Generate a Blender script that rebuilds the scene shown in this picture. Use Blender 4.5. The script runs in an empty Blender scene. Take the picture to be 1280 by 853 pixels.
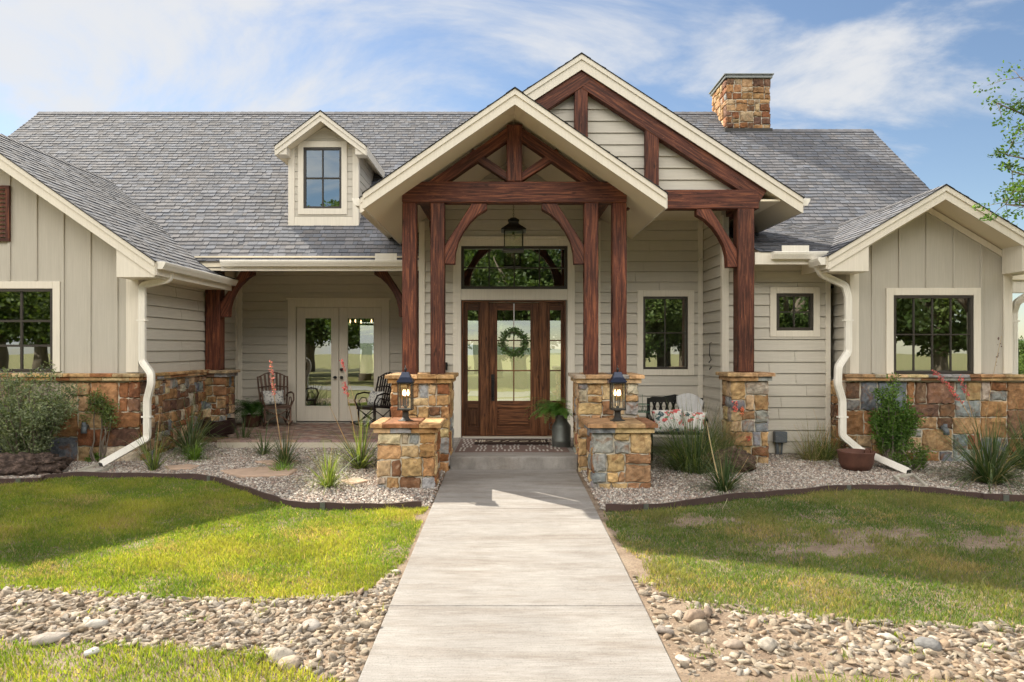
import bpy, bmesh, math, random
import numpy as np
from mathutils import Vector, Matrix
R = math.radians
random.seed(7)
NR = np.random.default_rng(7)
sc = bpy.context.scene
COL = sc.collection
F = 900.0; HX = 633.0; HY = 435.0; EYE = 1.62
# ---------------------------------------------------------------- camera, sky, sun, exposure
cam_d = bpy.data.cameras.new("camera"); cam = bpy.data.objects.new("camera", cam_d); COL.objects.link(cam)
cam.location = (0, 0, EYE); cam.rotation_euler = (R(90), 0, 0)
cam_d.sensor_width = 36; cam_d.lens = F / 1280 * 36
cam_d.shift_x = 7 / 1280; cam_d.shift_y = 8.5 / 1280
cam_d.clip_start = 0.05; cam_d.clip_end = 6000
sc.camera = cam
SUN_AZ, SUN_EL = R(44.5), R(41.3)      # the sun stands behind the house, to the left
world = bpy.data.worlds.new("World"); sc.world = world; world.use_nodes = True
wn = world.node_tree; wn.nodes.clear()
def wnode(t, **k):
    n = wn.nodes.new(t)
    for a, b in k.items(): setattr(n, a, b)
    return n
w_out = wnode('ShaderNodeOutputWorld'); w_bg = wnode('ShaderNodeBackground')
sky = wnode('ShaderNodeTexSky', sky_type='NISHITA', sun_disc=False)
sky.sun_elevation = SUN_EL; sky.sun_rotation = -SUN_AZ
sky.altitude = 200; sky.air_density = 1.0; sky.dust_density = 0.35; sky.ozone_density = 1.2
w_bg.inputs['Strength'].default_value = 0.052
tc = wnode('ShaderNodeTexCoord'); sep = wnode('ShaderNodeSeparateXYZ')
wn.links.new(tc.outputs['Generated'], sep.inputs[0])
def wmath(op, a, b=None, clamp=False):
    n = wnode('ShaderNodeMath', operation=op, use_clamp=clamp)
    for i, v in enumerate((a, b)):
        if v is None: continue
        if isinstance(v, (int, float)): n.inputs[i].default_value = v
        else: wn.links.new(v, n.inputs[i])
    return n.outputs[0]
zz = wmath('ADD', wmath('MAXIMUM', sep.outputs[2], 0.0), 0.22)
cx_ = wmath('DIVIDE', sep.outputs[0], zz); cy_ = wmath('DIVIDE', sep.outputs[1], zz)
comb = wnode('ShaderNodeCombineXYZ'); wn.links.new(cx_, comb.inputs[0]); wn.links.new(cy_, comb.inputs[1])
mp = wnode('ShaderNodeMapping'); mp.inputs['Rotation'].default_value = (0, 0, R(-14)); mp.inputs['Scale'].default_value = (0.55, 0.95, 1)
mp.inputs['Location'].default_value = (13.2, 6.7, 4.2)
wn.links.new(comb.outputs[0], mp.inputs[0])
n1 = wnode('ShaderNodeTexNoise'); n1.inputs['Scale'].default_value = 1.9; n1.inputs['Detail'].default_value = 11; n1.inputs['Roughness'].default_value = 0.6; n1.inputs['Distortion'].default_value = 0.55
wn.links.new(mp.outputs[0], n1.inputs['Vector'])
n2 = wnode('ShaderNodeTexNoise'); n2.inputs['Scale'].default_value = 0.55; n2.inputs['Detail'].default_value = 2
wn.links.new(mp.outputs[0], n2.inputs['Vector'])
mr = wnode('ShaderNodeMapRange', interpolation_type='SMOOTHSTEP'); mr.inputs['From Min'].default_value = 0.455; mr.inputs['From Max'].default_value = 0.60
left = wmath('MULTIPLY', cx_, -0.03)
wn.links.new(wmath('ADD', wmath('ADD', wmath('MULTIPLY', n1.outputs[0], 0.72), wmath('MULTIPLY', n2.outputs[0], 0.30)), left), mr.inputs['Value'])
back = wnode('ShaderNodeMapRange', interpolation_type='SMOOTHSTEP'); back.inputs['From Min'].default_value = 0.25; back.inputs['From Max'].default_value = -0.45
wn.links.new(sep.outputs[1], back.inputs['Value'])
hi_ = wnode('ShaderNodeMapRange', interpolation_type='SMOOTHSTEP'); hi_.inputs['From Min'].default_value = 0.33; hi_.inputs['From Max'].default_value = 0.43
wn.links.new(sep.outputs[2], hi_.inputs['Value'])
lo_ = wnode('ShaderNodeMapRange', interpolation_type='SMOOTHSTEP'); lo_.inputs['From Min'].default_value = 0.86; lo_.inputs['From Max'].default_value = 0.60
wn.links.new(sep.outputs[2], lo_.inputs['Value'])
fill_band = wmath('MULTIPLY', wmath('MULTIPLY', back.outputs[0], hi_.outputs[0]), lo_.outputs[0])  # added bright cloud band behind the camera, fill light for the shaded front
cl = wmath('MULTIPLY', wmath('MAXIMUM', mr.outputs[0], wmath('MULTIPLY', fill_band, 0.95)), 0.92, True)
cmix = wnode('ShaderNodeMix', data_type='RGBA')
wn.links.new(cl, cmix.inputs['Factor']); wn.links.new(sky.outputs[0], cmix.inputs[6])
ccol = wnode('ShaderNodeMix', data_type='RGBA'); wn.links.new(fill_band, ccol.inputs['Factor'])
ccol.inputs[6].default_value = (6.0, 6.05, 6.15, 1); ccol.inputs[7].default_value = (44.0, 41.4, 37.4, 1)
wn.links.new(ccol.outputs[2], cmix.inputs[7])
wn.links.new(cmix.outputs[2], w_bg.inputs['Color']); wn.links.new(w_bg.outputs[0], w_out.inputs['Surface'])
sun_d = bpy.data.lights.new("sun", 'SUN'); sun = bpy.data.objects.new("sun", sun_d); COL.objects.link(sun)
sun_d.energy = 3.7; sun_d.angle = R(0.53); sun_d.color = (1.0, 0.92, 0.78)
sv = Vector((-math.sin(SUN_AZ) * math.cos(SUN_EL), math.cos(SUN_AZ) * math.cos(SUN_EL), math.sin(SUN_EL)))
sun.rotation_euler = sv.to_track_quat('Z', 'Y').to_euler(); sun.location = sv * 60
sc.view_settings.view_transform = 'Standard'; sc.view_settings.look = 'None'
sc.view_settings.gamma = 1; sc.view_settings.use_curve_mapping = False
sc.view_settings.exposure = 1.42
sc.render.engine = 'CYCLES'
sc.cycles.max_bounces = 12; sc.cycles.diffuse_bounces = 8; sc.cycles.glossy_bounces = 3; sc.cycles.transparent_max_bounces = 12; sc.cycles.transmission_bounces = 4
sc.cycles.use_adaptive_sampling = True; sc.cycles.adaptive_threshold = 0.02
sc.cycles.use_denoising = True
sc.cycles.sample_clamp_indirect = 8
# ---------------------------------------------------------------- ground height and pixel helpers
def gz(x, y):
    y = np.asarray(y, dtype=float)
    z = np.interp(y, [-400, -30, 0, 4.2, 10.6, 12.0, 17, 30, 60, 400], [-2.4, -1.2, -0.5, -0.365, -0.215, -0.145, -0.14, -1.2, -3.4, -12.0])
    return z
def ground_pt(px, py, lift=0.0):
    """point where a line of sight meets the ground"""
    D = 8.0
    for _ in range(30):
        D = (EYE - float(gz(0, D)) - lift) * F / (py - HY)
        D = min(D, 60)
    return ((px - HX) * D / F, D, float(gz(0, D)) + lift)
def X(px, D): return (px - HX) * D / F
def Z(py, D): return EYE + (HY - py) * D / F
# ---------------------------------------------------------------- materials
def newmat(name):
    m = bpy.data.materials.new(name); m.use_nodes = True
    nt = m.node_tree; b = nt.nodes['Principled BSDF']
    return m, nt, b
def lk(nt, a, b): nt.links.new(a, b)
def tex_noise(nt, vec, scale, detail=4, rough=0.5, dist=0.0):
    n = nt.nodes.new('ShaderNodeTexNoise'); n.inputs['Scale'].default_value = scale; n.inputs['Detail'].default_value = detail
    n.inputs['Roughness'].default_value = rough; n.inputs['Distortion'].default_value = dist
    if vec is not None: lk(nt, vec, n.inputs['Vector'])
    return n.outputs[0]
def mapping(nt, src, scale=(1, 1, 1), rot=(0, 0, 0)):
    t = nt.nodes.new('ShaderNodeTexCoord'); m = nt.nodes.new('ShaderNodeMapping')
    m.inputs['Scale'].default_value = scale; m.inputs['Rotation'].default_value = rot
    lk(nt, t.outputs[src], m.inputs[0]); return m.outputs[0]
def ramp(nt, fac, stops):
    r = nt.nodes.new('ShaderNodeValToRGB'); e = r.color_ramp.elements
    while len(e) < len(stops): e.new(0.5)
    for i, (p, c) in enumerate(stops):
        e[i].position = p; e[i].color = (*c, 1) if len(c) == 3 else c
    lk(nt, fac, r.inputs[0]); return r.outputs[0]
def mixc(nt, fac, a, b, mode='MIX'):
    m = nt.nodes.new('ShaderNodeMix'); m.data_type = 'RGBA'; m.blend_type = mode
    for i, v in ((0, fac), (6, a), (7, b)):
        if isinstance(v, (int, float)): m.inputs[i].default_value = v
        elif isinstance(v, tuple): m.inputs[i].default_value = (*v, 1) if len(v) == 3 else v
        else: lk(nt, v, m.inputs[i])
    return m.outputs[2]
def bump(nt, b, h, strength=0.3, dist=0.01):
    n = nt.nodes.new('ShaderNodeBump'); n.inputs['Strength'].default_value = strength; n.inputs['Distance'].default_value = dist
    lk(nt, h, n.inputs['Height']); lk(nt, n.outputs[0], b.inputs['Normal'])
def attr(nt, name='Col'):
    a = nt.nodes.new('ShaderNodeAttribute'); a.attribute_name = name; return a.outputs['Color']
def gray(nt, v, lo, hi):
    m = nt.nodes.new('ShaderNodeMapRange'); m.inputs['To Min'].default_value = lo; m.inputs['To Max'].default_value = hi
    lk(nt, v, m.inputs['Value']); return m.outputs[0]

def mat_paint(name, c, var=0.06, rough=0.6, streak=True, grain=0.0):
    m, nt, b = newmat(name)
    v = mapping(nt, 'Object', (1, 1, 1))
    a = tex_noise(nt, v, 1.3, 5, 0.6)
    col = mixc(nt, a, tuple(x * (1 - var) for x in c), tuple(min(1, x * (1 + var)) for x in c))
    if streak:
        gr = tex_noise(nt, mapping(nt, 'Object', (1.2, 1.2, 26) if grain else (24, 24, 0.8)), 2.4, 5, 0.7)
        col = mixc(nt, 1.0, col, ramp(nt, gr, [(0.34, (0.93, 0.925, 0.915)), (0.66, (1.05, 1.05, 1.05))]), 'MULTIPLY')
        s = tex_noise(nt, mapping(nt, 'Object', (9, 9, 0.7)), 1.6, 6, 0.65)
        dirt = ramp(nt, s, [(0.44, (0, 0, 0)), (0.8, (1, 1, 1))])
        col = mixc(nt, mixc(nt, 0.18, (0, 0, 0), dirt, 'MULTIPLY') if False else gray(nt, s, -0.12, 0.22), col, tuple(x * 0.72 for x in c))
    lk(nt, col, b.inputs['Base Color']); b.inputs['Roughness'].default_value = rough
    if grain: bump(nt, b, tex_noise(nt, mapping(nt, 'Object', (4, 60, 60)), 3, 4), grain, 0.004)
    else: bump(nt, b, tex_noise(nt, v, 60, 3), 0.05, 0.004)
    return m
M = {}
M['siding'] = mat_paint('siding_paint', (0.52, 0.485, 0.415), 0.05, 0.62, True, 0.12)
M['batten'] = mat_paint('board_paint', (0.45, 0.42, 0.36), 0.05, 0.65)
M['trim'] = mat_paint('trim_paint', (0.70, 0.65, 0.555), 0.04, 0.5)
M['soffit'] = mat_paint('soffit_paint', (0.74, 0.66, 0.51), 0.04, 0.6, False)
M['metal_white'] = mat_paint('gutter_enamel', (0.78, 0.745, 0.67), 0.06, 0.35)
def mat_wood(name, dark, mid, light, rough=0.6, worn=0.5):
    m, nt, b = newmat(name)
    t = nt.nodes.new('ShaderNodeUVMap'); mpn = nt.nodes.new('ShaderNodeMapping'); mpn.inputs['Scale'].default_value = (17, 0.9, 1)
    lk(nt, t.outputs[0], mpn.inputs[0])
    g = tex_noise(nt, mpn.outputs[0], 2.2, 8, 0.62, 0.6)
    col = ramp(nt, g, [(0.32, dark), (0.5, mid), (0.66, light)])
    mp2 = nt.nodes.new('ShaderNodeMapping'); mp2.inputs['Scale'].default_value = (30, 3.4, 1); lk(nt, t.outputs[0], mp2.inputs[0])
    w = tex_noise(nt, mp2.outputs[0], 2.0, 7, 0.75, 1.2)
    wf = ramp(nt, w, [(0.60, (0, 0, 0)), (0.70, (1, 1, 1))])
    col = mixc(nt, gray(nt, wf, 0, worn), col, tuple(min(1, x * 2.3) for x in light))
    big = tex_noise(nt, mapping(nt, 'Object'), 1.7, 3)
    oi = nt.nodes.new('ShaderNodeObjectInfo')
    col = mixc(nt, 1.0, col, ramp(nt, oi.outputs['Random'], [(0.0, (0.78, 0.80, 0.82)), (1.0, (1.28, 1.22, 1.18))]), 'MULTIPLY')
    kn = nt.nodes.new('ShaderNodeTexVoronoi'); kn.inputs['Scale'].default_value = 1.0; mk = nt.nodes.new('ShaderNodeMapping'); mk.inputs['Scale'].default_value = (7, 2.6, 1); lk(nt, t.outputs[0], mk.inputs[0]); lk(nt, mk.outputs[0], kn.inputs['Vector'])
    col = mixc(nt, gray(nt, ramp(nt, kn.outputs['Distance'], [(0.06, (1, 1, 1)), (0.13, (0, 0, 0))]), 0, 0.75), col, tuple(x * 0.6 for x in dark))
    ck = nt.nodes.new('ShaderNodeMapping'); ck.inputs['Scale'].default_value = (26, 0.55, 1); lk(nt, t.outputs[0], ck.inputs[0]); cn = tex_noise(nt, ck.outputs[0], 1.0, 2, 0.4)
    col = mixc(nt, gray(nt, ramp(nt, cn, [(0.26, (1, 1, 1)), (0.31, (0, 0, 0))]), 0, 0.8), col, tuple(x * 0.4 for x in dark))
    col = mixc(nt, 1.0, col, ramp(nt, big, [(0.3, (0.65, 0.62, 0.6)), (0.7, (1.15, 1.1, 1.05))]), 'MULTIPLY')
    lk(nt, col, b.inputs['Base Color']); b.inputs['Roughness'].default_value = rough
    b.inputs['Specular IOR Level'].default_value = 0.3
    bump(nt, b, g, 0.5, 0.006); return m
M['timber'] = mat_wood('stained_timber', (0.020, 0.007, 0.005), (0.084, 0.027, 0.017), (0.205, 0.076, 0.038), 0.6, 0.8)
M['doorwood'] = mat_wood('door_wood', (0.020, 0.009, 0.004), (0.095, 0.040, 0.019), (0.20, 0.092, 0.042), 0.4, 0.2)
M['rocker'] = mat_wood('rocker_wood', (0.04, 0.024, 0.018), (0.12, 0.075, 0.055), (0.22, 0.15, 0.11), 0.6, 0.2)
M['rocker_dark'] = mat_wood('dark_rocker_wood', (0.008, 0.006, 0.006), (0.02, 0.014, 0.013), (0.045, 0.032, 0.03), 0.6, 0.1)
def mat_attr(name, rough=0.85, nscale=14, lo=0.6, hi=1.35, bs=0.5, bd=0.01, spec=0.3, rust=0.0):
    m, nt, b = newmat(name)
    v = mapping(nt, 'Object')
    n = tex_noise(nt, v, nscale, 8, 0.68, 0.3)
    col = mixc(nt, 1.0, attr(nt), ramp(nt, n, [(0.33, (lo, lo, lo)), (0.5, (1, 1, 1)), (0.67, (hi, hi, hi))]), 'MULTIPLY')
    if rust:
        r = tex_noise(nt, v, 5.5, 6, 0.7, 0.8)
        col = mixc(nt, gray(nt, ramp(nt, r, [(0.52, (0, 0, 0)), (0.66, (1, 1, 1))]), 0, rust), col, (0.20, 0.085, 0.03))
        r2 = tex_noise(nt, v, 9, 6, 0.7, 0.8)
        col = mixc(nt, gray(nt, ramp(nt, r2, [(0.60, (0, 0, 0)), (0.72, (1, 1, 1))]), 0, rust), col, (0.46, 0.38, 0.27))
    lk(nt, col, b.inputs['Base Color']); b.inputs['Roughness'].default_value = rough
    b.inputs['Specular IOR Level'].default_value = spec
    bump(nt, b, n, bs, bd); return m
M['stone'] = mat_attr('ashlar_stone', 0.85, 9, 0.48, 1.5, 1.0, 0.025, 0.3, 0.7)
M['shingle'] = mat_attr('roof_shingle', 0.92, 55, 0.75, 1.25, 0.15, 0.002, 0.25)
M['pebble'] = mat_attr('pebbles', 0.85, 40, 0.75, 1.2, 0.3, 0.004)
M['rock'] = mat_attr('river_rock', 0.9, 16, 0.6, 1.25, 0.8, 0.014)
def mat_flat(name, c, rough=0.5, metal=0.0, nscale=20, var=0.15, bs=0.1, spec=0.5):
    m, nt, b = newmat(name)
    n = tex_noise(nt, mapping(nt, 'Object'), nscale, 5, 0.6)
    lk(nt, mixc(nt, n, tuple(x * (1 - var) for x in c), tuple(min(1, x * (1 + var)) for x in c)), b.inputs['Base Color'])
    b.inputs['Roughness'].default_value = rough; b.inputs['Metallic'].default_value = metal
    b.inputs['Specular IOR Level'].default_value = spec
    if bs: bump(nt, b, n, bs, 0.004)
    return m
M['mortar'] = mat_flat('mortar', (0.52, 0.47, 0.38), 0.95, 0, 60, 0.2, 0.5)
M['bronze'] = mat_flat('window_bronze', (0.040, 0.033, 0.027), 0.4)
M['black'] = mat_flat('black_metal', (0.012, 0.012, 0.012), 0.4, 0.3)
M['cast'] = mat_flat('dark_cast_metal', (0.03, 0.028, 0.025), 0.55, 0.2)
M['lampblue'] = mat_flat('lamp_roof_metal', (0.025, 0.032, 0.055), 0.35, 0.6)
M['iron'] = mat_flat('rusty_iron', (0.095, 0.038, 0.024), 0.75, 0.1, 9, 0.6, 0.3)
M['darkpot'] = mat_flat('dark_glazed_pot', (0.02, 0.008, 0.008), 0.3)
M['interior'] = mat_flat('interior_paint', (0.10, 0.085, 0.07), 0.8)
M['curtain'] = mat_flat('interior_dark', (0.03, 0.028, 0.026), 0.8)
M['galv'] = mat_flat('galvanised', (0.16, 0.17, 0.16), 0.45, 0.7, 12, 0.3)
M['plastic'] = mat_flat('grey_plastic', (0.10, 0.115, 0.13), 0.5)
M['greenwire'] = mat_flat('green_wire', (0.05, 0.13, 0.08), 0.5)
M['edging'] = mat_flat('edging_brown', (0.055, 0.03, 0.026), 0.6, 0, 7, 0.5, 0.2)
M['brick'] = mat_attr('patio_brick', 0.85, 25, 0.75, 1.2, 0.3, 0.005)
M['splash'] = mat_flat('splash_concrete', (0.42, 0.39, 0.33), 0.9, 0, 25, 0.2, 0.3)
M['flag'] = mat_flat('flagstone', (0.42, 0.30, 0.22), 0.9, 0, 5, 0.35, 0.4)
M['throw'] = mat_flat('woven_throw', (0.36, 0.355, 0.345), 0.95, 0, 90, 0.2, 0.5)
M['ribbon'] = mat_flat('ribbon', (0.6, 0.6, 0.6), 0.5)
M['wood_dead'] = mat_attr('weathered_log', 0.92, 12, 0.4, 2.0, 1.0, 0.05)
M['barkrock'] = mat_attr('pitted_rock', 0.92, 13, 0.35, 2.6, 1.0, 0.05)
M['bark'] = mat_flat('bark', (0.16, 0.13, 0.10), 0.9, 0, 14, 0.4, 0.8)
# concrete
def mat_concrete():
    m, nt, b = newmat('broomed_concrete')
    v = mapping(nt, 'Object')
    n = tex_noise(nt, v, 1.1, 6, 0.6); s = tex_noise(nt, mapping(nt, 'Object', (0.6, 3.6, 1)), 1.5, 7, 0.75)
    c = mixc(nt, ramp(nt, n, [(0.35, (0, 0, 0)), (0.7, (1, 1, 1))]), (0.275, 0.257, 0.238), (0.335, 0.314, 0.288))
    c = mixc(nt, gray(nt, ramp(nt, s, [(0.44, (0, 0, 0)), (0.66, (1, 1, 1))]), 0, 0.65), c, (0.17, 0.135, 0.105))
    blot = tex_noise(nt, mapping(nt, 'Object', (1, 1.6, 1)), 3.5, 7, 0.7, 0.6)
    c = mixc(nt, 1.0, c, ramp(nt, blot, [(0.30, (0.88, 0.87, 0.86)), (0.5, (1, 1, 1)), (0.70, (1.06, 1.06, 1.06))]), 'MULTIPLY')
    f = tex_noise(nt, mapping(nt, 'Object', (3, 130, 1)), 2.0, 3, 0.6)
    c = mixc(nt, 1.0, c, ramp(nt, f, [(0.35, (0.76, 0.76, 0.76)), (0.65, (1.12, 1.12, 1.12))]), 'MULTIPLY')
    sp = tex_noise(nt, v, 90, 3, 0.7)
    c = mixc(nt, 1.0, c, ramp(nt, sp, [(0.34, (0.72, 0.72, 0.72)), (0.48, (1, 1, 1))]), 'MULTIPLY')
    lk(nt, c, b.inputs['Base Color']); b.inputs['Roughness'].default_value = 0.85
    bump(nt, b, f, 0.5, 0.004); return m
M['concrete'] = mat_concrete()
def mat_ground(name, cols, scale=3.0, fine=60, bs=0.6):
    m, nt, b = newmat(name)
    v = mapping(nt, 'Object')
    n = tex_noise(nt, v, scale, 8, 0.7); f = tex_noise(nt, v, fine, 5, 0.7)
    c = ramp(nt, n, [(0.38 + 0.24 * i / max(1, len(cols) - 1), c) for i, c in enumerate(cols)])
    c = mixc(nt, 1.0, c, ramp(nt, f, [(0.3, (0.6, 0.6, 0.6)), (0.7, (1.3, 1.3, 1.3))]), 'MULTIPLY')
    lk(nt, c, b.inputs['Base Color']); b.inputs['Roughness'].default_value = 0.95
    bump(nt, b, f, bs, 0.03); return m
M['ground'] = mat_ground('lawn_soil', [(0.22, 0.17, 0.09), (0.19, 0.18, 0.055), (0.15, 0.17, 0.045)], 1.6)
M['dirt'] = mat_ground('bare_dirt', [(0.20, 0.14, 0.095), (0.26, 0.19, 0.13), (0.32, 0.245, 0.175)], 4.5)
M['gravelbase'] = mat_ground('gravel_base', [(0.26, 0.22, 0.19), (0.36, 0.31, 0.27), (0.20, 0.17, 0.15)], 30, 80)
M['road'] = mat_ground('road_gravel', [(0.26, 0.25, 0.235), (0.33, 0.31, 0.28)], 4, 60)
# leaves and grass: thin, let the sun through
def mat_leaf(name, use_attr=True, c=(0.06, 0.1, 0.03), trans=0.35, tcol=(1.5, 1.6, 0.6), rough=0.55, nsc=3.0):
    m, nt, b = newmat(name)
    base = attr(nt) if use_attr else None
    n = tex_noise(nt, mapping(nt, 'Object'), nsc, 3)
    src = base if use_attr else c
    col = mixc(nt, 1.0, src, ramp(nt, n, [(0.3, (0.75, 0.78, 0.75)), (0.7, (1.25, 1.2, 1.1))]), 'MULTIPLY')
    lk(nt, col, b.inputs['Base Color']); b.inputs['Roughness'].default_value = rough; b.inputs['Specular IOR Level'].default_value = 0.35
    t = nt.nodes.new('ShaderNodeBsdfTranslucent')
    lk(nt, mixc(nt, 1.0, col, tcol, 'MULTIPLY'), t.inputs['Color'])
    mx = nt.nodes.new('ShaderNodeMixShader'); mx.inputs[0].default_value = trans
    out = nt.nodes['Material Output']
    lk(nt, b.outputs[0], mx.inputs[1]); lk(nt, t.outputs[0], mx.inputs[2]); lk(nt, mx.outputs[0], out.inputs['Surface'])
    return m
M['grass'] = mat_leaf('lawn_grass', True, trans=0.5, tcol=(1.7, 1.65, 0.7), nsc=1.2)
M['leaf'] = mat_leaf('leaves', True, trans=0.4)
M['flower'] = mat_leaf('petals', True, trans=0.4, tcol=(1.2, 1.0, 1.0))
# glass
def mat_glass(name, refl, tint=(0.75, 0.8, 0.76)):
    m, nt, b = newmat(name); nt.nodes.remove(b)
    tr = nt.nodes.new('ShaderNodeBsdfTransparent'); tr.inputs[0].default_value = (*tint, 1)
    gl = nt.nodes.new('ShaderNodeBsdfGlossy'); gl.inputs['Roughness'].default_value = 0.0; gl.inputs[0].default_value = (0.95, 1, 0.97, 1)
    lw = nt.nodes.new('ShaderNodeFresnel'); lw.inputs[0].default_value = 1.5
    ad = nt.nodes.new('ShaderNodeMath'); ad.operation = 'ADD'; ad.use_clamp = True; ad.inputs[1].default_value = refl; lk(nt, lw.outputs[0], ad.inputs[0])
    w = tex_noise(nt, mapping(nt, 'Object'), 1.6, 1); bp = nt.nodes.new('ShaderNodeBump'); bp.inputs['Strength'].default_value = 0.05; bp.inputs['Distance'].default_value = 0.02
    lk(nt, w, bp.inputs['Height']); lk(nt, bp.outputs[0], gl.inputs['Normal'])
    mx = nt.nodes.new('ShaderNodeMixShader'); lk(nt, ad.outputs[0], mx.inputs[0]); lk(nt, tr.outputs[0], mx.inputs[1]); lk(nt, gl.outputs[0], mx.inputs[2])
    lk(nt, mx.outputs[0], nt.nodes['Material Output'].inputs['Surface']); return m
M['glass'] = mat_glass('window_glass', 0.42)
M['lampglass'] = mat_glass('lamp_glass', 0.04, (0.93, 0.92, 0.88))
def mat_emit(name, c, s):
    m, nt, b = newmat(name); b.inputs['Base Color'].default_value = (*c, 1)
    b.inputs['Emission Color'].default_value = (*c, 1); b.inputs['Emission Strength'].default_value = s; return m
M['bulb'] = mat_emit('lit_bulb', (1.0, 0.62, 0.32), 3)
def mat_pattern(name, base, spots):
    m, nt, b = newmat(name); v = mapping(nt, 'Object'); col = base
    for i, (sc_, th, c) in enumerate(spots):
        n = tex_noise(nt, mapping(nt, 'Object', (1, 1, 1), (i * 1.3, i * 0.7, i)), sc_, 2, 0.5, 0.4)
        f = ramp(nt, n, [(th, (0, 0, 0)), (th + 0.03, (1, 1, 1))])
        col = mixc(nt, f, col, c)
    lk(nt, col, b.inputs['Base Color']); b.inputs['Roughness'].default_value = 0.9; return m
M['floral'] = mat_pattern('floral_cloth', (0.62, 0.60, 0.56), [(11, 0.60, (0.05, 0.09, 0.10)), (9, 0.58, (0.50, 0.09, 0.09)), (14, 0.64, (0.10, 0.22, 0.12)), (12, 0.66, (0.62, 0.28, 0.30))])
M['pillow'] = mat_pattern('patterned_cloth', (0.55, 0.54, 0.50), [(22, 0.55, (0.20, 0.21, 0.22)), (18, 0.62, (0.32, 0.31, 0.29))])
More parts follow.
